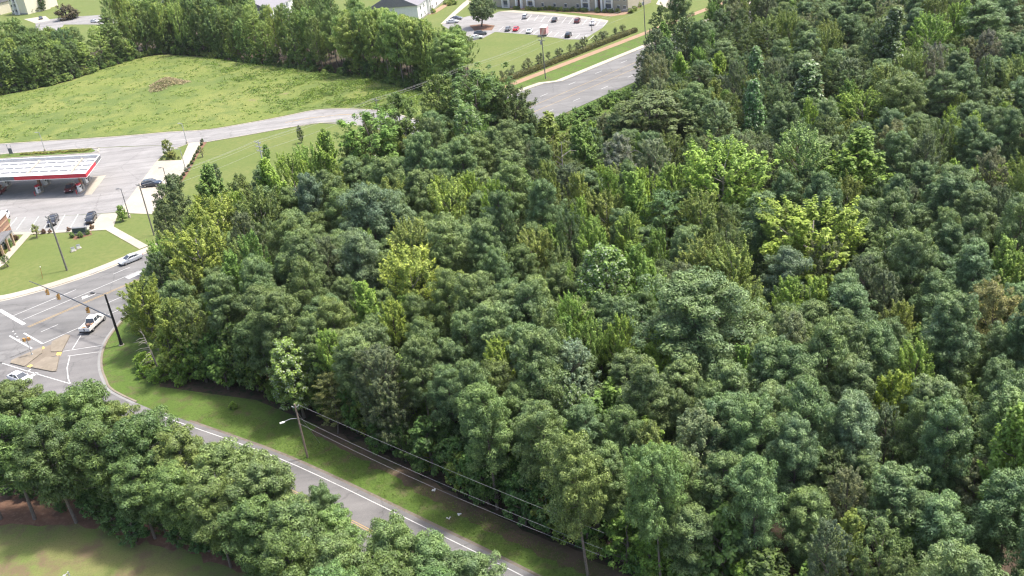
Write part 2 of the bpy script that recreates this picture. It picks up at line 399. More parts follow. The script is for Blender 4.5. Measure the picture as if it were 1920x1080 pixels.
# ---- access road and station lot
AF = [(-60, 276), (0, 271), (212, 257.5), (312, 249), (390, 244), (480, 229), (540, 217.5), (590, 207.5), (640, 205), (702, 207.5), (740, 214), (800, 232)]
AN = [(-60, 299), (0, 292), (180, 277), (312, 272), (388, 266), (440, 257), (480, 250), (540, 239), (600, 230), (660, 232.5), (720, 244), (775, 262)]
AFw = smooth_line(P(AF), 3); ANw = smooth_line(P(AN), 3)
acc = flat('access_road', [tuple(p) for p in AFw]+[tuple(p) for p in ANw[::-1]], .045, M_LOT)
kerb(AFw, 0, .45, .13); kerb(P([(388, 266.3), (440, 257.3), (480, 250.3), (540, 239.3), (600, 230.3), (660, 232.8), (720, 244)]), 0, -.35, .13)
line_px([(535, 230), (585, 221), (640, 215), (680, 216)], .25, M_YELP, acc, .06); 
for a, b in [((603, 219.5), (609, 219.3)), ((620, 219.5), (626, 219.5)), ((637, 220), (642, 220.3)), ((652, 221), (657, 221.5))]: line_px([a, b], .15, None, acc, .06)
lot = flat('station_forecourt', P([(-60, 300), (0, 292.5), (180, 277.5), (312, 272.5), (356, 269), (310, 287), (294, 302), (232, 385), (222, 398), (20, 411), (-60, 418)]), .038, M_LOT)
flat('canopy_slab', P([(-60, 352), (0, 347), (196, 330), (157, 367), (0, 377), (-60, 381)]), .05, M_CONCG)
flat('concrete_strip', P([(199, 329), (174, 331.5), (158, 366), (172, 365)]), .062, M_CONC)
flat('concrete_apron', P([(294, 302), (340, 300.5), (354, 268.5), (379, 266), (347, 320), (325, 346), (300, 378), (285, 402), (237, 400), (222, 399.5), (232, 385)]), .066, M_CONC)
flat('grass_island', P([(310, 287.5), (353, 270.5), (339, 300), (296, 301.5)]), .12, M_LAWN); kerb(P([(296, 302), (310, 287.5), (318, 283), (354, 270)]), 0, .3, .14)
flat('planting_bed', P([(381, 266), (388, 267), (372, 290), (352, 326), (335, 350), (325, 348), (349, 320)]), .03, M_MULCH)
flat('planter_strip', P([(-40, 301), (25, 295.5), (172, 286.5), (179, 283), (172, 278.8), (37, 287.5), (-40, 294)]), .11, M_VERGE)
kerb(smooth_line(P([(-40, 301.3), (25, 296), (172, 287), (180, 283), (172, 278.4), (37, 287), (-40, 293.5)]), 3), 0, -.35, .15)
pk = flat('parking_bays', P([(20, 411), (222, 399), (213, 426), (198, 428), (60, 436.5), (15, 436)]), .055, M_CONCG)
for xb, xt in ((14, 32), (31, 48), (56, 73), (81, 98), (106, 122), (130, 147), (157, 172)):
    line_px([(xb, 431), (xt, 409-(xt-20)*.058)], .16, None, pk, .07)
flat('concrete_walk', P([(190, 402), (222, 399), (213, 426), (198, 428.5), (160, 431)]), .075, M_CONC)
ribbon('pavement', P([(15, 437.5), (62, 437), (200, 428.5), (213, 426.5)]), -.9, .5, .085, M_CONC)
ribbon('pavement', P([(-20, 511), (0, 497), (52, 439)]), -.9, .9, .082, M_CONC)
ribbon('pavement', P([(205, 428), (270, 464.5)]), -.95, .95, .092, M_CONC)
# ---- weedy field
NE = [(-60, 274), (0, 269), (106, 262), (212, 255.5), (312, 247), (390, 242), (480, 227), (540, 215.5), (590, 205.5), (640, 203), (702, 205.5), (742, 211), (800, 226), (850, 240)]
FE = [(-60, 196), (0, 180), (60, 168), (130, 152), (220, 120), (290, 104), (340, 104), (400, 110), (520, 128), (620, 143), (690, 154), (770, 172), (850, 186), (900, 196)]
NEw, FEw = np.array(smooth_line(P(NE), 8)), np.array(smooth_line(P(FE), 8))
MOUND = g(314, 164)[:2]
def vnoise(x, y, seed=0):
    r = np.random.default_rng(seed); z = np.zeros_like(x)
    for k in range(24):
        f = .02*1.22**k; a = r.uniform(0, 6.28); z += np.sin((x*np.cos(a)+y*np.sin(a))*f*6.28+r.uniform(0, 6.28))*(.16/(1.13**k))
    return z
NT = 46
tt = np.linspace(0, 1, NT)[None, :, None]
GX = NEw[:, None, :]*(1-tt)+FEw[:, None, :]*tt
fx, fy = GX[..., 0], GX[..., 1]
edge = np.minimum(1, np.minimum(tt[..., 0], 1-tt[..., 0])*9)
ti = np.repeat(np.linspace(0, 1, len(NEw))[:, None], NT, 1)
bank = np.exp(-((ti-.72)/.22)**2)*np.clip((tt[..., 0]-.12)/.25, 0, 1)*1.3
def field_z(): 
    d = np.hypot(fx-MOUND[0], fy-MOUND[1])
    return .06+edge*(.35+vnoise(fx, fy, 3)*.35+bank+2.6*np.exp(-(d/4.6)**2))
fz = field_z()
mb = MB(); N0 = len(NEw)
mb.v = [(float(fx[i, j]), float(fy[i, j]), float(fz[i, j])) for i in range(N0) for j in range(NT)]
mb.f = [(i*NT+j, (i+1)*NT+j, (i+1)*NT+j+1, i*NT+j+1) for i in range(N0-1) for j in range(NT-1)]
fo = mb.build('field', M_FIELD, smooth=True)
if fo.data.polygons[100].normal.z < 0: fo.data.flip_normals()
fo['kind'] = 'structure'
# ---- woodland floor behind the field, apartment grounds
flat('woodland_floor', [tuple(p) for p in FEw]+P([(880, 130), (860, 90), (780, 66), (690, 70), (600, 60), (500, 50), (380, 40), (230, 88), (120, 100), (0, 118), (-60, 125)]), .012, M_FLOOR)
lot2 = flat('apartment_car_park', P([(840, 40), (828, 47), (855, 62), (880, 78), (905, 72), (928, 60), (1005, 66), (1062, 74), (1095, 74), (1130, 52), (1141, 40), (1095, 34), (1040, 28), (962, 22), (935, 22), (918, 30), (880, 30)]), .03, M_LOT)
for x in range(935, 1110, 13): line_px([(x, 58+(x-935)*.1), (x+9, 50+(x-935)*.1)], .16, None, lot2, .045)
for x in range(975, 1140, 13): line_px([(x, 38+(x-975)*.075), (x+9, 27+(x-975)*.075)], .16, None, lot2, .045)
flat('pavement', P([(935, 21.5), (962, 19.5), (1040, 25), (1095, 31), (1141, 38.5), (1137, 42), (1095, 35), (1040, 29), (962, 23.5)]), .06, M_CONC)
flat('pavement', P([(826, 45), (836, 44), (884, 3), (876, 0), (868, 6)]), .06, M_CONC)
flat('pavement', P([(1230, 8), (1262, 18), (1300, -10), (1240, -10)]), .06, M_CONC)
flat('tree_bed', P([(880, 48), (905, 45), (928, 48), (922, 57), (890, 58)]), .05, M_MULCH)
flat('planting_bed', P([(955, 17), (1000, 19), (1072, 24), (1145, 31), (1180, 26), (1210, 8), (1204, 6), (1176, 20), (1145, 24), (1070, 19), (960, 12)]), .045, M_CLAY)
flat('planting_bed', P([(800, 28), (815, 26), (862, -3), (850, -3)]), .045, M_CLAY)
ribbon('clay_path', RP([(128, 28.2), (160, 27.8), (210, 26.9), (260, 26.5)]), -1.4, 1.4, .03, M_CLAY)
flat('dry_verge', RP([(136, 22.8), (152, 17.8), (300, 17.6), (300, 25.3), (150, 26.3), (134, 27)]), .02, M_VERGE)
flat('driveway', P([(68, 62), (66, 38), (95, 36), (130, 32), (190, 28), (260, 30), (330, 30), (330, 44), (200, 46), (120, 46), (100, 75)]), .04, M_LOT)
flat('driveway', P([(45, 36), (85, 30), (95, 38), (66, 44)]), .05, M_CONC)
# ---- verges on the near side, the near lawn
SE = [(-54., 128.2), (-38.3, 121.), (-27.9, 112.), (-20.1, 104.3), (-8., 91.2), (-1., 84.4), (6.8, 77.6), (31, 55), (72, 17.5)]
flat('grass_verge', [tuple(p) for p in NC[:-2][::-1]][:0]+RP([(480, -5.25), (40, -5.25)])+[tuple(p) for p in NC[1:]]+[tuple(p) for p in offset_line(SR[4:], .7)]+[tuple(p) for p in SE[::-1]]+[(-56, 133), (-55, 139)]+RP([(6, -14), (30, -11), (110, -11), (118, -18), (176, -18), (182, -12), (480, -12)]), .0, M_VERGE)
flat('dry_verge', rough(strip_poly([tuple(a_) for a_ in SE[2:]], -1.7, .6), .25, 1.), .014, M_DRYV)
ribbon('gravel_edge', SR[4:], .7, 1.15, .02, M_GRAVEL)
flat('near_lawn', [(-90, 113), (-66, 107), (-54, 101), (-34, 90), (-18, 80), (10, 50), (-10, 30), (-110, 40)], .0, M_NLAWN)
flat('pine_straw_bed', rough([(-92, 116), (-70, 109), (-60, 104), (-44, 95), (-30, 86), (-18, 76), (-20.5, 76), (-35.5, 86.2), (-43.5, 90.8), (-51.5, 95), (-58, 97.6), (-68, 99), (-92, 104)], .4), .015, M_MULCH)
# ================================================================== VEGETATION
def unit(v): return v/np.maximum(np.linalg.norm(v, axis=-1, keepdims=True), 1e-9)
def leaf_mesh(name, C, N, L, W, r, along=None):
    """n diamond leaves: centres C, normals N, half lengths L, half widths W"""
    n = len(C); N = unit(N)
    T = along if along is not None else r.normal(size=(n, 3))
    T = unit(T-N*np.sum(T*N, 1, keepdims=True)); B = np.cross(N, T)
    L = np.broadcast_to(np.asarray(L), (n,))[:, None]; W = np.broadcast_to(np.asarray(W), (n,))[:, None]
    V = np.empty((n, 4, 3)); V[:, 0] = C-T*L; V[:, 1] = C+B*W-N*W*.25; V[:, 2] = C+T*L-N*L*.15; V[:, 3] = C-B*W-N*W*.25
    me = bpy.data.meshes.new(name)
    me.vertices.add(4*n); me.vertices.foreach_set('co', V.reshape(-1).astype(np.float32))
    me.loops.add(4*n); me.loops.foreach_set('vertex_index', np.arange(4*n, dtype=np.int32))
    me.polygons.add(n); me.polygons.foreach_set('loop_start', np.arange(0, 4*n, 4, dtype=np.int32))
    me.update(calc_edges=True); me.validate()
    return me
def sph(r, n, zmin=-1.):
    z = r.uniform(zmin, 1, n); a = r.uniform(0, 2*np.pi, n); q = np.sqrt(np.maximum(0, 1-z*z))
    return np.stack([q*np.cos(a), q*np.sin(a), z], 1)

def pine_proto(seed, h=18., cb=.42, Rm=2.6, top=.55, levels=15, puff=.42, dens=64, sparse=1., step=.2):
    r = np.random.default_rng(seed); P_, Rr, UP = [], [], []
    tb = MB(); bend = r.normal(size=2)*.35
    def axis(z): t = z/h; return np.array([bend[0]*math.sin(t*2.6), bend[1]*math.sin(t*2.1), z])
    tb.tube([axis(z) for z in np.linspace(0, h*.97, 7)], [.20*(1-.85*k/6)+.02 for k in range(7)], 7)
    z0 = h*cb; ph = r.uniform(0, 6.28, 3)
    for k in range(levels):
        t = (k+r.uniform(-.3, .3))/(levels-1); t = min(max(t, 0), 1); z = z0+(h-z0)*t*.96
        prof = (.70+.30*t/.3) if t < .3 else math.sqrt(max(.015, 1-((t-.3)/.73)**2))
        nb = int(r.integers(5, 8)); a0 = r.uniform(0, 6.28)
        for j in range(nb):
            if r.random() > .9*sparse: continue
            az = a0+6.283*j/nb+r.normal()*.3; Lb = Rm*prof*r.uniform(.6, 1.18)*(1+.16*math.sin(2*az+ph[0]+3*t)); el = r.uniform(.0, .3)+.55*t*top
            d = np.array([math.cos(az), math.sin(az), math.tan(el)]); st = axis(z); side = np.array([-d[1], d[0], 0])
            if Lb > .9: tb.tube([st, st+d*Lb*.5+[0, 0, -.12], st+d*Lb*.92], [.055, .04, .02], 4, cap=False)
            for s in np.arange(.42, 1.02, step if Lb > 1.4 else .3):
                m = 1 if s < .55 else 2
                for q in range(m):
                    P_.append(st+d*Lb*s+side*r.normal()*Lb*.2*s+np.array([0, 0, r.uniform(-.2, .35)])); Rr.append(puff*r.uniform(.7, 1.25)); UP.append(np.array([d[0]*.45, d[1]*.45, 1.]))
    for q in range(5): P_.append(axis(h)+r.normal(size=3)*[.3, .3, .3]-[0, 0, .35]); Rr.append(puff*r.uniform(.7, 1.)); UP.append(np.array([0, 0, 1.]))
    P_ = np.array(P_); Rr = np.array(Rr); UP = unit(np.array(UP)); n = len(P_)
    D = unit(sph(r, n*dens, -1).reshape(n, dens, 3)+UP[:, None, :]*.55)
    C = P_[:, None, :]+D*Rr[:, None, None]*r.uniform(.82, 1.06, (n, dens, 1))+UP[:, None, :]*(np.sum(D*UP[:, None, :], 2, keepdims=True)*.25*Rr[:, None, None])
    k = int(dens*.62)
    N = D+r.normal(size=D.shape)*.2; N[:, k:] = np.cross(D[:, k:], r.normal(size=D[:, k:].shape))+D[:, k:]*.25
    AL = D+UP[:, None, :]*.6; AL[:, :k] = UP[:, None, :]+r.normal(size=(n, k, 3))*.35
    pl = np.arange(dens) < k
    Ln = np.where(pl, .108, .15)[None]*r.uniform(.8, 1.25, (n, dens))*(Rr/.46)[:, None]**.6; Wn = np.where(pl, .058, .029)[None]*r.uniform(.8, 1.2, (n, dens))*(Rr/.46)[:, None]**.6
    me = leaf_mesh('crown', C.reshape(-1, 3), N.reshape(-1, 3), Ln.ravel(), Wn.ravel(), r, AL.reshape(-1, 3)); me.materials.append(M_NEEDLE)
    tm = tb.mesh('trunk'); tm.materials.append(M_BARK)
    r0 = float(np.percentile(np.hypot(C[..., 0], C[..., 1]), 95))
    return tm, me, h, r0

def broad_proto(seed, h=16., cb=.25, Rm=3.6, shape='round', ncl=150, dens=64, clen=.95, cw=.42, up=.6, leaf=.17, lobes=.28, mat=None, bark=None, flatness=.0, fill=.5, pale_tip=0.):
    r = np.random.default_rng(seed)
    tb = MB(); bend = r.normal(size=2)*.5
    def axis(z): t = z/h; return np.array([bend[0]*math.sin(t*2.4), bend[1]*math.sin(t*2.9), z])
    tb.tube([axis(z) for z in np.linspace(0, h*.86, 7)], [.21*(1-.86*k/6)+.02 for k in range(7)], 7)
    z0 = h*cb; ph = r.uniform(0, 6.28, 8); A, AX = [], []
    def rad_at(t, az):
        if shape == 'round': q = math.sqrt(max(.03, 1-((t-.45)/.58)**2))
        elif shape == 'cone': q = (1-t)**.75*min(1, .55+t*2.2)+.05
        elif shape == 'spire': q = math.sqrt(max(.02, 1-((t-.3)/.72)**2))*.95
        else: q = math.sqrt(max(.03, 1-((t-.6)/.7)**2))
        lb = 1+lobes*(math.sin(3*az+ph[0]+2*t)*.5+math.sin(5*az+ph[1]-5*t)*.4+math.sin(2*az+ph[2]+7*t)*.4)
        return Rm*q*lb
    for k in range(ncl):
        t = r.beta(1.25, 1.15); az = r.uniform(0, 6.283); rr = rad_at(t, az)
        f = 1-(1-fill)*r.random()**2.2 if r.random() < .86 else r.uniform(.2, .8)
        c = axis(z0+(h-z0)*t); o = np.array([math.cos(az), math.sin(az), 0.])
        A.append(c+o*rr*f+[0, 0, r.normal()*.15]); tl = up+t*up*.8
        AX.append(o*(1-.5*t)+np.array([0, 0, tl])+r.normal(size=3)*.18)
    for k in range(int(5)): A.append(axis(h)+r.normal(size=3)*[.3, .3, .2]-[0, 0, clen*.5]); AX.append(np.array([0, 0, 1.])+r.normal(size=3)*.15)
    A = np.array(A); AX = unit(np.array(AX)); n = len(A)
    for k in r.choice(n, min(n, 22), replace=False):
        a = A[k]; zs = max(z0*.75, a[2]-np.hypot(a[0], a[1])*1.0); st = axis(min(zs, h*.8))
        mid = (st+a)/2+np.array([0, 0, -.15]); tb.tube([st, mid, a], [.075, .05, .02], 4, cap=False)
    s = r.uniform(-.45, .75, (n, dens, 1)); sc = r.uniform(.7, 1.25, (n, 1, 1))
    wd = cw*(1.05-.62*(s+.45)/1.2)
    J = r.normal(size=(n, dens, 3)); J = J/np.linalg.norm(J, axis=2, keepdims=True)*(r.random((n, dens, 1))**.5)
    J[..., 2] *= (1-flatness)
    C = A[:, None, :]+AX[:, None, :]*s*clen*sc+J*wd*sc*1.5
    N = J*.75+AX[:, None, :]*.35+np.array([0, 0, .75])+r.normal(size=C.shape)*.38
    sz = leaf*r.uniform(.65, 1.3, (n, dens))
    AL = AX[:, None, :]+J+r.normal(size=C.shape)*.4
    me = leaf_mesh('crown', C.reshape(-1, 3), N.reshape(-1, 3), (sz*1.25).ravel(), (sz*.72).ravel(), r, AL.reshape(-1, 3)); me.materials.append(mat or M_LEAF)
    tm = tb.mesh('trunk'); tm.materials.append(bark or M_BARK)
    r0 = float(np.percentile(np.hypot(C[..., 0], C[..., 1]), 95))
    return tm, me, h, r0

PROTO = {}
# pines: clumped, round headed, tall narrow
PROTO['pine'] = [pine_proto(10+i, 18, [.42, .46, .44, .36, .48, .40, .38, .45][i], [2.5, 2.8, 2.3, 2.6, 2.9, 2.4, 2.2, 2.7][i], [.5, .7, .9, .6, .4, .8, 1.0, .5][i], [16, 15, 17, 17, 14, 16, 18, 15][i], [.47, .50, .44, .47, .54, .46, .42, .49][i], 92, [.95, .9, .95, .88, .82, .95, .95, .88][i], .2) for i in range(8)]
PROTO['pinebig'] = [pine_proto(30+i, 18, .48, 4.3, .25, 15, .54, 92, step=.15) for i in range(2)]
PROTO['pineopen'] = [pine_proto(40+i, 18, .38, 3.2, .35, 15, .57, 96, .8, .2) for i in range(3)]
PROTO['pinerow'] = [pine_proto(50+i, 15, [.34, .4, .3, .36][i], [3.2, 3.5, 3.0, 3.3][i], [.5, .3, .7, .4][i], 15, [.58, .62, .54, .58][i], 120, .86, .18) for i in range(4)]
PROTO['gum'] = [broad_proto(60+i, 16, [.42, .35, .48, .4][i], [2.6, 3.2, 2.7, 3.0][i], ['spire', 'round', 'cone', 'round'][i], 190, 88, 1.05, .36, .75, .125, .6) for i in range(4)]
PROTO['gumtop'] = [broad_proto(65+i, 16, [.62, .56, .6][i], [2.6, 2.9, 2.4][i], ['round', 'spread', 'round'][i], 130, 96, .95, .38, .7, .115, .6) for i in range(3)]
PROTO['gumbroad'] = [broad_proto(70+i, 16, .25, 3.8, 'spread', 270, 84, 1.25, .38, .55, .13, .34, bark=M_BARKL) for i in range(2)]
PROTO['oak'] = [broad_proto(80+i, 16, .22, [3.6, 4.0, 3.3, 3.8][i], ['round', 'spread', 'round', 'round'][i], 250, 90, .6, .5, .3, .115, .36, flatness=.2) for i in range(4)]
PROTO['fluffy'] = [broad_proto(90+i, 16, .2, 3.5, 'round', 270, 84, .8, .36, .45, .105, .25, flatness=.0) for i in range(2)]
PROTO['layer'] = [broad_proto(95+i, 16, .2, 3.8, 'round', 210, 88, 1.1, .48, .12, .12, .32, flatness=.6) for i in range(2)]
PROTO['tulip'] = [broad_proto(100+i, 17, .2, [2.5, 2.2][i], 'cone', 230, 84, .75, .42, .3, .14, .22, mat=M_LEAFP, bark=M_BARKL) for i in range(2)]
PROTO['pale'] = [broad_proto(110+i, 16, .2, 3.2, 'round', 230, 84, .75, .46, .5, .14, .27, mat=M_LEAFP) for i in range(2)]
PROTO['bush'] = [broad_proto(120+i, 2.2, .05, 1.4, 'round', 46, 46, .38, .36, .5, .12, .3) for i in range(4)]
PROTO['small'] = [broad_proto(130+i, 7, .15, 2.0, ['round', 'spire', 'round'][i], 80, 54, .7, .4, .5, .15, .3) for i in range(3)]
PROTO['street'] = [broad_proto(140, 8, .28, 3.4, 'round', 230, 60, .5, .46, .5, .13, .12)]
PROTO['sapling'] = [broad_proto(150+i, 3.6, .32, 1.0, 'round', 26, 40, .5, .3, .5, .10, .3) for i in range(2)]
TREE_NAME = dict(pine='pine_tree', pinebig='pine_tree', pineopen='loose_pine_tree', pinerow='spreading_pine_tree', gum='sweetgum_tree', gumtop='sweetgum_tree', gumbroad='sweetgum_tree', oak='oak_tree', fluffy='willow_oak_tree', layer='hickory_tree', tulip='tulip_tree', pale='tulip_tree', bush='bush', small='young_tree', street='shade_tree', sapling='sapling')  # pineopen: no other species, a looser-crowned pine given a name of its own
TINT = dict(pine=(.160, .238, .108), pinebig=(.17, .248, .11), pineopen=(.168, .244, .098), pinerow=(.172, .246, .09), gum=(.16, .225, .066), gumtop=(.16, .225, .066), gumbroad=(.20, .26, .078), oak=(.112, .156, .068), fluffy=(.135, .178, .10), layer=(.112, .165, .07), tulip=(.12, .195, .078), pale=(.16, .235, .085), bush=(.12, .185, .05), small=(.12, .182, .056), street=(.10, .145, .055), sapling=(.14, .18, .072))
PLACED = []
TG = 1.97   # one gain on every tint given below
COUNT = {}
TR = random.Random(11)
def tree(kind, xy, h, rx, label, group=None, tint=None, var=.14, cat=None, z=0., name=None, pi=None):
    pr = PROTO[kind]; tm, cm, h0, r0 = pr[TR.randrange(len(pr)) if pi is None else pi]
    nm = name or TREE_NAME[kind]; COUNT[nm] = COUNT.get(nm, 0)+1
    o = empty(nm, (float(xy[0]), float(xy[1]), z-.02), TR.uniform(0, 6.283), label, cat or nm.replace('_', ' '), group)
    if kind in ('gum', 'gumtop', 'oak', 'fluffy', 'pine', 'pineopen', 'gumbroad', 'tulip'): rx = max(rx, h*(.125 if kind == 'tulip' else .15))
    sz = h/h0; sx = rx/r0
    o.scale = (sx, sx*TR.uniform(.92, 1.08), sz)
    t = link('trunk', tm, None, o); c = link('crown', cm, None, o)
    tn = tuple(TG*q for q in tint) if tint else TINT[kind]; b = 1+TR.uniform(-var, var); hs = TR.uniform(-.05, .09)
    c.color = (tn[0]*b*(1+hs), tn[1]*b, tn[2]*b*(1-hs*.8), 1)
    PLACED.append((float(xy[0]), float(xy[1]), rx, h))
    return o
def crown_at(px, py, wpx, kind, h=None, label=None, tint=None, group=None, pi=None, cbf=.62, var=.05):
    """a tree whose crown middle is seen at (px, py) with that width"""
    h = h or 17.
    p = g(px, py, h*cbf+1.5); k = proj(p)[2]
    return tree(kind, p[:2], h, wpx/2/k, label, group, tint, var, pi=pi)
YEL = (.142, .205, .036); YEL2 = (.118, .18, .034); GRN = (.088, .148, .036); OLV = (.108, .142, .038); BRN = (.095, .11, .06); RDB = (.105, .105, .082); GRY = (.09, .125, .088); BRT = (.105, .175, .048); DRK = (.056, .09, .04)
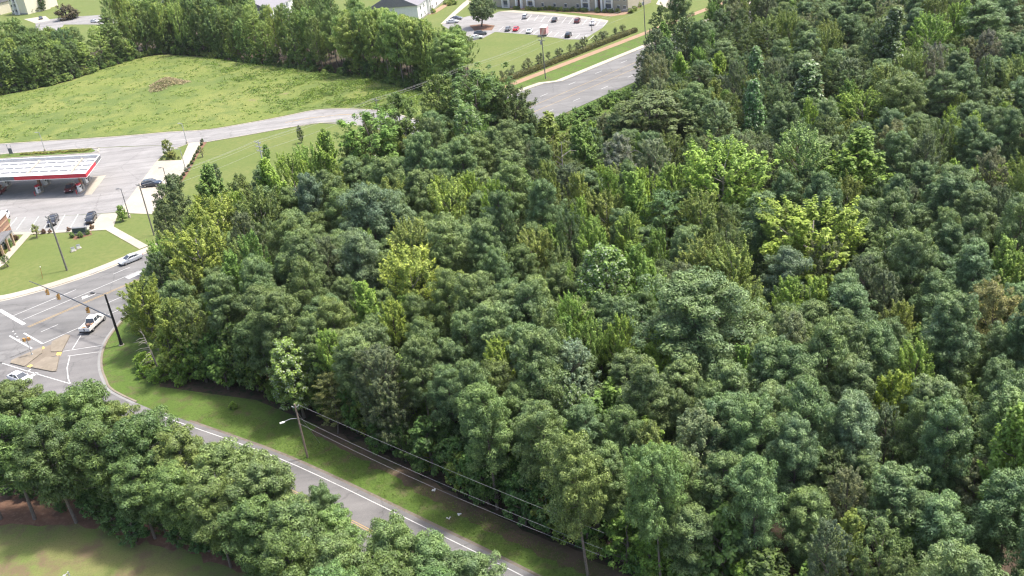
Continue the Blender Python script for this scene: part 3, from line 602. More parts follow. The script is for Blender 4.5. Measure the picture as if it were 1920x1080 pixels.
SPECIAL = [
 (1353, 345, 150, 'gumbroad', 20, 'broad bright green tree with feathery branches and a pale trunk beside a dark gap', (.155, .235, .045)),
 (1515, 462, 190, 'gumbroad', 19, 'wide yellow-green tree with ragged leaf sprays beside the dark gap in the wood', YEL),
 (1140, 535, 104, 'pale', 18, 'bright green tree with whitish leaf tips on its crown deep in the wood', (.12, .205, .06)),
 (775, 535, 112, 'gumbroad', 18, 'yellow-green domed tree standing among the grey-green pines', (.225, .265, .06)),
 (778, 478, 78, 'gumbroad', 18, 'olive-yellow tree just behind the yellow-green domed tree', (.185, .20, .055)),
 (545, 678, 92, 'pale', 12, 'light green tree with pale tips at the wood edge facing the slip lane', (.145, .22, .055)),
 (1320, 610, 205, 'pinebig', 20, 'very wide spreading pine with a flat-topped tufted crown', (.08, .125, .06)),
 (1680, 85, 80, 'tulip', 23, 'tall conical tree flecked with pale leaf undersides', None),
 (1412, 210, 52, 'tulip', 19, 'slim conical bright green tree beside the grey-green rounded oak', (.09, .17, .06)),
 (1413, 137, 50, 'tulip', 18, 'narrow conical tree with pale tips behind the slim conical tree', (.09, .165, .06)),
 (1335, 240, 92, 'fluffy', 17, 'grey-green rounded oak with a smooth domed outline', (.095, .135, .06)),
 (1085, 707, 112, 'fluffy', 15, 'blue-grey soft-textured rounded oak among the green gums', (.108, .145, .092)),
 (1250, 412, 102, 'layer', 16, 'dark green tree with layered frond-like branches', (.07, .12, .048)),
 (1225, 225, 180, 'oak', 18, 'broad dark oak spreading near the main road', (.075, .098, .036)),
 (1185, 388, 74, 'gum', 18, 'yellow-green gum with twin spires beside the layered tree', YEL2),
 (1545, 510, 66, 'oak', 16, 'small brownish dense oak below the wide yellow-green tree', BRN),
 (1850, 600, 115, 'oak', 17, 'brown-green dense domed oak among blue-green pines', (.12, .13, .058)),
 (1690, 200, 92, 'pinebig', 18, 'round-headed pine standing below the flecked conical tree', None),
 (1740, 75, 76, 'gumbroad', 18, 'yellow-green bushy gum beside the tall flecked conical tree', YEL2),
 (1620, 322, 122, 'gum', 20, 'large bright green gum with dense upright sprays', (.125, .19, .035)),
 (1500, 310, 104, 'gumbroad', 19, 'pale green gum with pointed sprays next to the large bright gum', (.14, .20, .07)),
 (1615, 215, 100, 'gumbroad', 15, 'low yellow-green clump beside the round-headed pine', YEL2),
 (1845, 105, 52, 'oak', 18, 'reddish grey thin-leaved oak beside the dark tufted pine', RDB), (1750, 130, 46, 'oak', 18, 'purplish brown thin-leaved oak beside the conical tree', RDB),
 (1842, 55, 96, 'pine', 20, 'dark tufted pine behind the reddish grey oak', None),
 (1846, 155, 34, 'pale', 17, 'small pale-flecked tree among dark pines', None),
 (1525, 175, 84, 'tulip', 19, 'drooping mid-green cone-shaped tree', (.07, .12, .045)),
 (1880, 520, 74, 'gum', 17, 'yellow-green gum standing above the brown-green domed oak', (.14, .20, .04)),
 (1890, 880, 72, 'gum', 20, 'tall yellow-green gum beside the grass clearing', YEL2),
 (1680, 745, 42, 'gum', 15, 'slim yellow-green gum between blue-green pines', (.15, .21, .03)),
 (1720, 690, 32, 'gum', 15, 'tiny lime spire in a gap of the pines', YEL), (1485, 560, 28, 'gum', 15, 'lime spire at the foot of the wide yellow-green tree', YEL2), (1535, 560, 30, 'gum', 15, 'lime-tipped spire below the brownish oak', YEL2),
 (1160, 635, 52, 'gum', 15, 'golden-green gum beside the whitish-tipped tree', YEL), (1240, 660, 54, 'gum', 14, 'green gum at the edge of the very wide pine', YEL2),
 (1105, 645, 60, 'gum', 14, 'mid-green gum left of the golden-green gum', GRN), (1070, 590, 58, 'gum', 15, 'upright green gum below the whitish-tipped tree', (.12, .19, .035)),
 (1215, 530, 48, 'gum', 16, 'small lime gum right of the whitish-tipped tree', YEL2), (1110, 455, 50, 'gum', 16, 'yellowish gum above the whitish-tipped tree', YEL2), (1180, 440, 52, 'gum', 16, 'bright green gum with pointed head in the gum thicket', (.14, .2, .04)),
 (1372, 525, 92, 'gumbroad', 16, 'light green gum between the very wide pine and the dark gap', (.135, .195, .055)),
 (685, 590, 72, 'gum', 16, 'yellow gum below the yellow-green domed tree', YEL2), (735, 600, 56, 'gum', 15, 'olive gum at the foot of the yellow-green domed tree', (.16, .2, .035)),
 (840, 392, 84, 'gumbroad', 17, 'golden-green gum among pines on the upper slope', (.175, .215, .045)),
 (935, 678, 46, 'gum', 15, 'small golden gum standing alone among pines', YEL), (620, 655, 40, 'gum', 14, 'small lime gum beside the pale-tipped edge tree', YEL2),
 (695, 275, 132, 'oak', 21, 'rich green leafy oak near the access road mouth', (.09, .15, .033)), (620, 310, 66, 'gum', 20, 'yellow-green gum left of the rich green oak', YEL2),
 (405, 365, 66, 'gum', 18, 'green gum with thin top near the concrete apron', GRN), (405, 425, 96, 'gumbroad', 17, 'golden-green gum near the utility pole by the main road', (.18, .205, .04)),
 (370, 485, 112, 'gumbroad', 17, 'broad olive-yellow gum overhanging the main road', (.165, .19, .036)), (332, 385, 82, 'oak', 18, 'dark ragged oak beside the concrete apron', (.06, .085, .035)), (318, 430, 60, 'oak', 16, 'dark thin oak hanging over the main road', (.055, .08, .035)),
 (270, 565, 84, 'gumbroad', 12, 'yellow-green gum leaning over the main road by the signal mast', (.15, .185, .034)), (320, 590, 60, 'gum', 13, 'olive gum behind the leaning gum by the signal mast', (.12, .155, .034)), (300, 510, 60, 'oak', 13, 'dark oak at the main road verge behind the leaning gum', DRK),
 (550, 345, 64, 'gumbroad', 18, 'yellow-green gum beside dark pines on the upper edge', YEL2), (900, 195, 150, 'oak', 22, 'large dark green oak hiding the main road', (.065, .105, .032)), (830, 200, 90, 'oak', 22, 'dark green oak left of the large dark oak', (.075, .115, .032)), (960, 215, 84, 'oak', 20, 'dark ivy-clad oak at the main road edge', (.05, .075, .025)), (762, 240, 90, 'oak', 22, 'deep green oak beside the access road mouth', (.07, .115, .03)),
 (878, 250, 60, 'pale', 19, 'light green fresh-leaved tree below the large dark oak', (.10, .175, .06)),
 (1085, 278, 64, 'gum', 17, 'mid-green gum near the main road verge', GRN), (1255, 345, 54, 'gum', 16, 'yellow gum left of the broad feathery tree', YEL2), (1160, 300, 66, 'oak', 16, 'grey thin-crowned oak near the mid-green verge gum', (.115, .125, .10)), (1225, 310, 70, 'fluffy', 16, 'blue-grey thin-leaved tree near the broad dark oak', (.10, .135, .085)),
 (1030, 255, 70, 'small', 14, 'olive tree at the corner of the main road verge', (.095, .135, .03)), (1475, 530, 84, 'pineopen', 16, 'grey fine-needled pine below the wide yellow-green tree', (.085, .125, .082)),
 (700, 420, 115, 'pinebig', 19, 'big tufted grey-green pine on the upper slope', (.082, .125, .078)), (675, 505, 84, 'pine', 18, 'grey-green domed pine left of the yellow-green domed tree', (.082, .125, .075)), (575, 392, 64, 'pine', 19, 'blue-grey pine beside the yellow-green gums', (.075, .112, .075)),
 (1022, 402, 66, 'pine', 18, 'round-topped pine with a separate tuft head', (.075, .125, .06)), (1640, 100, 60, 'oak', 20, 'dark oak left of the flecked cone', DRK), (1860, 340, 70, 'oak', 17, 'grey-brown oak at the wood right flank', (.09, .10, .06)),
 (1230, 930, 112, 'pinebig', 17, 'domed bright-tufted pine with a straight trunk by the side road', (.095, .15, .055)), (1085, 905, 105, 'pineopen', 17, 'olive-tufted pine with bare trunk by the side road', (.095, .138, .05)), (1310, 840, 130, 'oak', 16, 'large oak with pale tips and visible forked limbs', (.115, .14, .07)), (1590, 830, 60, 'pine', 17, 'pale grey-green pine above a dark gap', (.112, .158, .092)), (1475, 860, 56, 'pine', 17, 'pale-topped pine left of a dark gap', (.098, .145, .076)), (1590, 950, 66, 'fluffy', 14, 'brownish thin oak among pines', BRN),
 (615, 728, 74, 'layer', 9, 'brown-tinged tree at the wood edge beside the pale-tipped tree', (.125, .13, .045)), (910, 800, 96, 'pineopen', 16, 'bright tufted pine overlooking the utility pole verge', (.10, .15, .055)),
]
SPX = []
def tone(t):
    if t is None: return None
    m_ = sum(t)/3; t = tuple(.88*q for q in t) if t[1] > .18 else t; t = (t[0]*.93 if t[0] > .78*t[1] and t[2] < .3*t[1] else t[0], t[1], t[2]); return tuple(m_+(q-m_)*.94 for q in t)
for (x, y, wp, k, h, lab, tn) in SPECIAL: crown_at(x, y, wp*1.12 if k == 'gum' and wp < 62 else wp, 'gumtop' if k == 'gum' and wp < 62 else k, h, lab, tone(tn), cbf=.72 if k == 'gum' and wp < 62 else .62)
# ---- fill the wood: jittered rejection sampling on the ground, kinds by place
def poly_in(pt, poly):
    x, y = pt; c = False; n = len(poly)
    for i in range(n):
        x0, y0 = poly[i]; x1, y1 = poly[(i+1) % n]
        if (y0 > y) != (y1 > y) and x < (x1-x0)*(y-y0)/(y1-y0)+x0: c = not c
    return c
WOOD = [tuple(p) for p in offset_line(SE, 1.6)]+[(160, 10), (420, 420)]+RP([(330, -12), (100, -12.5), (30, -12.5), (10, -15)])+[(-50, 137), (-50, 130)]
CLEAR = [tuple(g(*p)[:2]) for p in [(1895, 985), (1960, 940), (1990, 1120), (1890, 1120)]]
GAP = g(1397, 455, 4)[:2]
def zone(px, py):
    """weights (pine, pineopen, gum, gumbroad, oak, fluffy, layer, pale) by place in the wood"""
    if px < 520 and py < 560: return (.35, .05, .30, .12, .16, .02, 0, 0)
    if py < 330 and px > 1000 and px < 1450: return (.10, .02, .22, .06, .36, .12, .08, .02)
    if py < 380 and px >= 1450: return (.34, .05, .14, .05, .26, .10, .03, .03)
    if 1000 < px < 1480 and py < 560: return (.22, .04, .34, .10, .14, .08, .06, .02)
    if px < 1060 and py < 900: return (.80, .05, .07, .02, .03, .02, .01, 0)
    if 1050 < px < 1450 and py < 760: return (.30, .10, .30, .05, .08, .12, .03, .02)
    return (.56, .12, .08, .02, .09, .10, .02, .01)
KINDS = ('pine', 'pineopen', 'gum', 'gumbroad', 'oak', 'fluffy', 'layer', 'pale')
LAB = {
 'pine': ('grey-green tufted pine packed among others deep in the wood', 'pines inside the dense wood'),
 'pineopen': ('loose-crowned pine with big needle tufts inside the wood', 'loose-crowned pines inside the wood'),
 'gum': ('upright yellow-green gum rising between the pines of the wood', 'upright gums inside the wood'),
 'gumbroad': ('wide yellow-green gum with long leaf sprays inside the wood', 'wide gums inside the wood'),
 'oak': ('dark round-crowned oak standing inside the wood', 'dark oaks inside the wood'),
 'fluffy': ('soft grey-green fine-leaved oak inside the wood', 'fine-leaved oaks inside the wood'),
 'layer': ('layered dark hickory inside the wood', 'hickories inside the wood'),
 'pale': ('pale-flecked tulip tree inside the wood', 'tulip trees inside the wood')}
SHORT = {}
for i_, sp_ in enumerate(SPECIAL):
    t_ = sp_[5]
    for cut in (' with ', ' beside', ' standing', ' among', ' deep', ' near', ' at ', ' below', ' just', ' left', ' right', ' above', ' between', ' behind', ' hiding', ' overlooking', ' overhanging', ' leaning', ' by ', ' in ', ' of ', ' hanging', ' facing', ' next', ' on ', ' flecked', ' spreading near'):
        t_ = t_.split(cut)[0]
    SHORT.setdefault(t_, []).append(i_)
ANCH = [(PLACED[v[0]][0], PLACED[v[0]][1], k) for k, v in SHORT.items() if len(v) == 1 and len(k.split()) > 2]
KPH = dict(pine='tufted pine', pineopen='loose-crowned pine', gum='upright gum', gumbroad='wide gum', oak='round-crowned oak', fluffy='fine-leaved oak', layer='layered hickory', pale='pale-flecked tulip tree')
def fill_label(k, x, y, tn, h):
    d, nm = min((math.hypot(a[0]-x, a[1]-y), a[2]) for a in ANCH)
    if d > 19: return LAB[k]
    lum = sum(tn)/(sum(TINT[k])/TG); hue = tn[0]/tn[1]
    adj = ('tall ' if h > 18.5 else 'short ' if h < 14 else '')+('dark ' if lum < .93 else 'light ' if lum > 1.07 else 'olive ' if hue > .74 else 'green ')
    l_ = adj+KPH[k]+(' right beside the ' if d < 8 else ' growing near the ')+nm
    return l_, l_+' (group)' if 0 else l_
LABE = {
 'side': ('bare-trunked pine on the wood edge along the side road', 'pines along the side road edge of the wood'),
 'main': ('pine on the wood edge along the main road', 'pines along the main road edge of the wood')}
fr = np.random.default_rng(23)
# ground that lies open in the place (roads, verges, lots): no crown may hang in front of it from the survey point
OPEN = [[(960, 178), (1190, 88), (1200, 60), (1186, 186), (1150, 204), (1045, 250), (1020, 240), (985, 205)],
        [(915, 135), (903, 60), (826, 40), (870, -20), (1225, -20), (1188, 70), (1192, 98), (965, 176), (930, 150)],
        [(-80, 560), (0, 700), (150, 700), (255, 640), (243, 590), (246, 525), (288, 478), (283, 430), (300, 370), (345, 335), (372, 338), (500, 292), (560, 260), (640, 224), (700, 184), (780, 160), (830, 150), (905, 142), (905, 20), (-80, 20)],
        [(480, -30), (520, -30), (520, 6), (480, 6)], [(664, -30), (670, 4), (720, 18), (790, 36), (832, 34), (880, -30)], [(60, -30), (190, -30), (190, 46), (60, 46)],
        [(185, 640), (256, 606), (256, 690), (300, 740), (480, 772), (560, 806), (640, 850), (760, 912), (900, 990), (1000, 1036), (1100, 1090), (985, 1100), (200, 735)]]
for (x, y, wp, k, h, lab, tn), pl in zip(SPECIAL, PLACED): SPX.append((x, y, wp, math.hypot(pl[0], pl[1])))
def hides(x, y, h, rx):
    d = math.hypot(x, y); a = proj((x, y, h)); b = proj((x, y, .7*h))
    for sx, sy, sw, sd_ in SPX:
        if d < sd_-.5 and abs(b[0]-sx) < .62*sw*.5+rx*b[2]*.8 and a[1] < sy+.12*sw and b[1] > sy-.5*sw: return True
    return False
def blocked(x, y, h, rx, polys=(0, 1, 2, 6)):
    for z, f in ((h, 0), (.9*h, -.45), (.9*h, .45), (.72*h, -.9), (.72*h, .9), (.5*h, -.85), (.5*h, .85), (.35*h, 0)):
        q = proj((x+CR[0]*rx*f, y+CR[1]*rx*f, z))
        for i in polys:
            if poly_in(q[:2], OPEN[i]): return True
    return False
cand = []
xs = np.arange(-75, 235, 3.35)
for x in xs:
    for y in np.arange(40, 420, 3.35):
        cand.append((x+fr.uniform(-1.7, 1.7), y+fr.uniform(-1.7, 1.7)))
fr.shuffle(cand)
GRID = {}
def gput(p): GRID.setdefault((int(p[0]//6), int(p[1]//6)), []).append(p)
for p in PLACED: gput(p)
def near(x, y):
    cx, cy_ = int(x//6), int(y//6)
    for i in (-1, 0, 1):
        for j in (-1, 0, 1):
            for p in GRID.get((cx+i, cy_+j), ()): yield p
def side_dist(x, y):
    q = np.array([x, y]); best = 1e9
    for a, b in zip(SE[:-1], SE[1:]):
        a, b = np.array(a), np.array(b); t = np.clip(np.dot(q-a, b-a)/np.dot(b-a, b-a), 0, 1); best = min(best, np.linalg.norm(q-a-t*(b-a)))
    return best
for (x, y) in cand:
    if not poly_in((x, y), WOOD) or poly_in((x, y), CLEAR) or math.hypot(x-GAP[0], y-GAP[1]) < 5.5: continue
    pxy = proj((x, y, 11))
    if not (-90 < pxy[0] < 2010 and -60 < pxy[1] < 1190): continue
    if proj((x, y, 20))[1] > 1110: continue
    bad = False; far_ = min(1, max(0, (math.hypot(x, y)-95)/150))
    for p in near(x, y):
        d = math.hypot(p[0]-x, p[1]-y)
        if d < max(3.0+1.5*far_, .6*p[2]+1.0+.5*far_): bad = True; break
    if bad: continue
    wl = (np.array([x, y])-RA)@RN; dm = -12-wl; ds = side_dist(x, y)
    zw = np.array(zone(pxy[0], pxy[1])); k = KINDS[fr.choice(8, p=zw/zw.sum())]
    if k == 'pine' and COUNT.get('pine_tree', 0) > 294: k = 'pineopen' if COUNT.get('loose_pine_tree', 0) < 290 else 'fluffy'
    hb = 17.+3.2*max(0, 1-dm/22)-2.2*max(0, 1-ds/16)
    h = hb*fr.uniform(.78, 1.14)
    if k in ('gum',): h *= fr.uniform(.78, 1.0)
    if k in ('oak', 'fluffy', 'layer'): h *= .92
    rx = dict(pine=3.1, pineopen=3.4, gum=2.5, gumbroad=3.4, oak=3.3, fluffy=3.2, layer=3.3, pale=3.0)[k]*fr.uniform(.8, 1.18)*(.80+.22*far_)
    for hf in (1, .9, .81, .73, .65, .57, .5, 0):
        if hf and not blocked(x, y, h*hf, rx*(.65+.35*hf)) and not hides(x, y, h*hf, rx*(.65+.35*hf)): break
    if hf == 0: continue
    h *= hf; rx *= .65+.35*hf
    tn = tuple(q/TG for q in TINT[k])
    if k in ('pine', 'pineopen'):
        blue = min(1, max(0, (pxy[0]-900)/900)); tn = tuple(np.array(tn)*(1-blue*.6)+np.array((.074, .114, .064))*blue*.6)
        if pxy[1] > 850: tn = (tn[0]*1.1, tn[1]*1.1, tn[2]*1.03)
    if k == 'gum': tn = [YEL2, GRN, GRN, (.12, .18, .035), OLV][fr.integers(5)]
    if k == 'oak': tn = [DRK, (.07, .10, .04), (.07, .10, .04), BRN, (.08, .11, .04)][fr.integers(5)]
    lab, grp = fill_label(k, x, y, tn, h)
    if k in ('pine', 'pineopen') and ds < 5: k = 'pineopen' if fr.random() < .4 else k; lab, grp = LABE['side']
    elif k in ('pine', 'pineopen') and dm < 6: lab, grp = LABE['main']
    tree(k, (x, y), h, rx, lab, grp, tn); gput((x, y, rx, h))
# ---- tight wall of trees along the main road
for wl0 in (-12.6, -15.4, -18.6):
    for s_ in np.arange(2, 128, 3.3):
        x, y = R(s_+fr.uniform(-1, 1), wl0+fr.uniform(-.9, .9)-max(0, 10-s_)*.5)[:2]
        if min([math.hypot(p[0]-x, p[1]-y) for p in near(x, y)]+[9]) < 2.5: continue
        k = ['gum', 'gumbroad', 'oak', 'pine', 'oak', 'gum', 'layer'][fr.integers(7)]; h = 22.; rx = fr.uniform(2.5, 3.3)
        while h > 5.5 and (blocked(x, y, h, rx*.85) or hides(x, y, h, rx)): h *= .92; rx *= .975
        if h <= 5.5: continue
        h *= fr.uniform(.88, 1.0); tn = {'g': [YEL2, GRN, OLV, BRT], 'o': [DRK, (.07, .105, .04), (.08, .115, .04)], 'p': [(.07, .106, .054)], 'l': [(.065, .10, .04)]}[k[0]]
        tree(k, (x, y), h, rx, {'g': 'yellow-green gum in the tight wall of trees along the main road', 'o': 'dark oak in the tight wall of trees along the main road', 'p': 'pine in the tight wall of trees along the main road', 'l': 'hickory in the tight wall of trees along the main road'}[k[0]], {'g': 'gums', 'o': 'oaks', 'p': 'pines', 'l': 'hickories'}[k[0]]+' walling the main road', tn[fr.integers(len(tn))]); gput((x, y, rx, h))
# ---- young trees in the gaps
ny = 0
for k in range(6000):
    x, y = (fr.uniform(-55, 90), fr.uniform(68, 150)) if k < 3200 else (fr.uniform(-55, 150), fr.uniform(90, 300))
    if ny >= 290: break
    if not poly_in((x, y), WOOD) or math.hypot(x-GAP[0], y-GAP[1]) < 5: continue
    q = proj((x, y, 5))
    if not (-20 < q[0] < 1940 and 0 < q[1] < 1120): continue
    if min([math.hypot(p[0]-x, p[1]-y)/max(p[2], 2.) for p in near(x, y)]+[9]) < .72: continue
    h = fr.uniform(5, 11)
    if blocked(x, y, h, h*.3): continue
    tree('small', (x, y), h, min(2.9, h*.36), 'low young tree filling a gap under the pines inside the wood', 'young trees in gaps of the wood', [(.07, .12, .035), (.10, .155, .04), (.055, .09, .03)][fr.integers(3)], name='understory_tree'); gput((x, y, 1.8, h)); ny += 1
UN0 = 0
# ---- understory along the edges
UN = [(.062, .115, .03), (.085, .14, .03), (.05, .095, .03), (.11, .15, .035)]
for a, b in zip(SE[:-2], SE[1:-1]):
    a, b = np.array(a), np.array(b); L = np.linalg.norm(b-a); t_ = (b-a)/L; nn = np.array([-t_[1], t_[0]])
    for s in np.arange(0, L, 1.45):
        p = a+t_*(s+fr.uniform(-.8, .8))+nn*(1.6+fr.uniform(-.5, 2.4)); k = 'small' if fr.random() < .62 else 'bush'
        h = fr.uniform(4.5, 8.5) if k == 'small' else fr.uniform(1.6, 3.)
        if k == 'small' and blocked(p[0], p[1], h, h*.3): h *= .6
        if blocked(p[0], p[1], h, h*.22): continue
        tree(k, p, h, h*.33 if k == 'small' else h*.62, 'leafy dark understory tree filling the wood edge above the side road verge' if k == 'small' else 'low bush at the foot of the wood edge beside the side road verge', 'understory trees along the side road' if k == 'small' else 'bushes along the side road verge', UN[fr.integers(4)])
for s in np.arange(-4, 128, 2.7):
    p = R(s+fr.uniform(-1, 1), -12.6+fr.uniform(-1.3, .8)-max(0, 8-s)*.55)[:2]; h = fr.uniform(4.5, 9.)
    if blocked(p[0], p[1], h, h*.3): h *= .6
    if blocked(p[0], p[1], h, h*.3): continue
    tree('small', p, h, h*.32, 'leafy understory tree at the wood edge beside the main road', 'understory trees along the main road', UN[fr.integers(4)])
for s in np.arange(118, 172, 2.0):
    for q in range(2):
        p = R(s+fr.uniform(-1, 1), -9.8-q*2.8+fr.uniform(-.8, .8))[:2]; h = fr.uniform(1.0, 2.0)+q*.9
        tree('bush', p, h, h*.85, 'low vine-covered bright green bush on the main road verge', 'vine-covered bushes by the main road', (.075, .125, .032))
for x, y, h in [(280, 690, 2.4), (272, 708, 1.6), (300, 716, 2.2), (440, 765, 1.0)]:
    p = g(x, y)[:2]; tree('bush', p, h, h*.75, 'small bright bush on the grass corner beside the slip lane', 'bushes on the grass corner', (.10, .165, .03))
# ---- row of pines between the side road and the near lawn
ROW = [(-45, 780, 120, 13, DRK), (30, 772, 118, 13, (.07, .10, .038)), (90, 790, 100, 12, None), (165, 790, 120, 14, None), (225, 800, 90, 11, (.08, .115, .042)), (15, 850, 130, 14, None), (95, 855, 125, 14, (.07, .105, .04)), (185, 860, 130, 14, None), (275, 850, 130, 14, None), (255, 905, 110, 11, (.06, .095, .036)), (345, 865, 115, 13, (.085, .12, .045)), (330, 925, 110, 11, None), (425, 895, 125, 13, (.09, .13, .052)), (400, 955, 110, 11, (.065, .10, .04)), (500, 935, 135, 14, (.10, .145, .062)), (480, 1000, 120, 12, None), (607, 948, 72, 9, (.085, .125, .055)), (560, 1010, 130, 13, (.085, .13, .052)), (635, 1000, 95, 10, (.09, .14, .05)), (545, 1080, 140, 13, None), (640, 1070, 130, 12, (.08, .12, .05)), (745, 1040, 130, 12, (.095, .145, .058)), (815, 1065, 120, 11, (.09, .14, .06)), (880, 1090, 110, 10, (.10, .15, .07)), (725, 1115, 150, 12, None), (830, 1140, 140, 11, None), (620, 1140, 150, 12, None), (-50, 850, 130, 14, None)]
for (x, y, wp, h, tn) in ROW:
    crown_at(x, y, wp*.9, 'pinerow', h, 'spreading pine with big light tufts in the row between side road and near lawn', tn or (.072, .115, .042), 'pines in the row beside the near lawn', cbf=.6, var=.2)
for s in np.linspace(0, 1, 30):
    p = np.array((-67, 103.5))*(1-s)+np.array((-20, 78))*s+fr.normal(size=2)*.8+np.array([.8, 1.6]); h = fr.uniform(2.5, 5.0) if s > .2 else fr.uniform(1.5, 3)
    tree('small', p, h, h*.42, 'dark leafy bush under the pine row beside the near lawn', 'bushes under the pine row', (.052, .095, .034))
# ---- belt of trees behind the field
BELT = smooth_line(P([(-40, 190), (0, 178), (60, 167), (130, 151), (220, 121), (290, 102), (340, 102), (400, 110), (520, 128), (620, 143), (690, 154), (770, 168), (840, 176), (900, 150)]), 6)
bl = np.array(BELT)
nb = 0
for i in range(0, len(bl)-1):
    t_ = bl[min(i+1, len(bl)-1)]-bl[i]; t_ = t_/np.linalg.norm(t_); nn = np.array([-t_[1], t_[0]])
    if nn[1] < 0: nn = -nn
    px = proj((*bl[i], 0))[0]
    for row in range(5):
        if fr.random() < .10: continue
        p = bl[i]+t_*fr.uniform(-2, 2)+nn*(2.0+row*4.4+fr.uniform(-1.4, 1.4))
        q = proj((*p, 0))
        if q[0] > 900 or (q[0] > 800 and row > 2): continue
        if px < 200: h = fr.uniform(9, 13)+row*1.7+(3 if px < 60 else 0); k = ['oak', 'oak', 'layer', 'gumbroad'][fr.integers(4)]; tn = [DRK, (.085, .125, .04), (.115, .155, .045), (.075, .11, .04)][fr.integers(4)]
        elif px < 600: h = fr.uniform(13, 21)+row*1.3; k = ['oak', 'gum', 'oak', 'gumbroad', 'fluffy', 'layer'][fr.integers(6)]; tn = [(.075, .11, .04), (.10, .145, .048), (.135, .175, .055), (.08, .115, .042)][fr.integers(4)]
        else: h = fr.uniform(16, 22)+row*.4; k = ['pineopen', 'gum', 'pineopen', 'oak'][fr.integers(4)]; tn = [(.105, .15, .05), (.13, .17, .055), (.09, .13, .046)][fr.integers(3)]
        if q[0] > 820: h *= .75
        rb = fr.uniform(2.4, 4.4); tn = tuple(1.2*q_ for q_ in tn)
        if blocked(p[0], p[1], h, rb*.8, (3, 4, 5)): h *= .8
        if blocked(p[0], p[1], h, rb*.8, (3, 4, 5)) or fr.random() < .2: continue
        lab = {'p': 'tall pine in the tree belt between the weedy field and the apartments', 'o': 'dark leafy tree in the belt between the weedy field and the apartments', 'g': 'light green tree in the belt between the weedy field and the apartments', 'f': 'fine-leaved tree in the belt between the weedy field and the apartments', 'l': 'layered tree in the belt between the weedy field and the apartments'}[k[0]]
        tree(k, p, h, rb, lab, lab.split(' between')[0].replace(' in the belt', 's in the belt'), tn); nb += 1
    if px < 880 and fr.random() < .8:
        p = bl[i]+t_*fr.uniform(-2, 2)+nn*fr.uniform(.8, 3.); h = fr.uniform(4, 8)
        tree('small', p, h, h*.36, 'young leafy tree filling the front of the belt behind the weedy field', 'young trees in the belt', [(.07, .115, .035), (.11, .16, .045), (.05, .085, .03)][fr.integers(3)])
    for q in range(2):
        p = bl[i]+t_*fr.uniform(-2, 2)+nn*fr.uniform(-.8, 2.)
        h = fr.uniform(1.2, 2.8); tree('bush', p, h, h*.8, 'bush along the foot of the tree belt behind the weedy field', 'bushes along the tree belt', [(.075, .125, .035), (.12, .16, .05), (.06, .10, .03)][fr.integers(3)])
print('TREES', COUNT, len(PLACED))
# ================================================================== OBJECTS
def ang(a, b): return math.atan2(b[1]-a[1], b[0]-a[0])
def loft(mb, st, cap=True):
    """stations: (x, [(y, z), ...]) half sections mirrored in y, joined along x"""
    b = len(mb.v); n = None
    for x, sec in st:
        ring = [(x, y, z) for y, z in sec]+[(x, -y, z) for y, z in sec[::-1]]
        n = len(ring); mb.v += ring
    for i in range(len(st)-1):
        for k in range(n): mb.f.append((b+i*n+k, b+i*n+(k+1) % n, b+(i+1)*n+(k+1) % n, b+(i+1)*n+k))
    if cap: mb.f.append(tuple(b+k for k in range(n))); mb.f.append(tuple(b+(len(st)-1)*n+k for k in range(n-1, -1, -1)))
    return mb
CARS = {
 'sedan': dict(L=4.75, W=.9, body=[(-2.36, .45, .78, .72), (-2.2, .3, .96, .84), (-1.5, .22, 1.0, .9), (.7, .22, .98, .9), (1.5, .22, .92, .88), (2.1, .28, .78, .80), (2.37, .4, .62, .66)], roof=[(-1.75, 1.0, .66), (-1.05, 1.4, .58), (-.3, 1.46, .58), (.25, 1.42, .58), (1.1, .98, .66)], top=(-1.05, .25), whl=(1.42, -1.38), wr=.33),
 'suv': dict(L=4.75, W=.94, body=[(-2.36, .5, .95, .80), (-2.28, .35, 1.1, .88), (-1.5, .28, 1.12, .94), (.7, .28, 1.1, .94), (1.5, .28, 1.04, .92), (2.15, .34, .92, .84), (2.37, .45, .75, .70)], roof=[(-2.25, 1.1, .74), (-1.95, 1.58, .66), (-.6, 1.72, .66), (.2, 1.68, .65), (1.05, 1.1, .72)], top=(-1.95, .2), whl=(1.42, -1.4), wr=.37),
}
def wheels(o, xs, hw, wr):
    for x in xs:
        for s in (1, -1):
            t = MB().tube([(x, s*(hw-.02), wr), (x, s*(hw-.24), wr)], wr, 14).build('wheel', M_TYRE, o)
            MB().tube([(x, s*(hw-.0), wr), (x, s*(hw-.03), wr)], wr*.62, 10).build('rim', M_RIM, t)
def lamps(o, L, hw, zf, zr):
    for s in (1, -1):
        MB().box((L/2-.12, s*(hw-.28), zf), (.2, .34, .14)).build('headlight', M_LAMPW, o, bevel=.02)
        MB().box((-L/2+.08, s*(hw-.24), zr), (.16, .3, .16)).build('tail_light', M_LAMPR, o, bevel=.02)
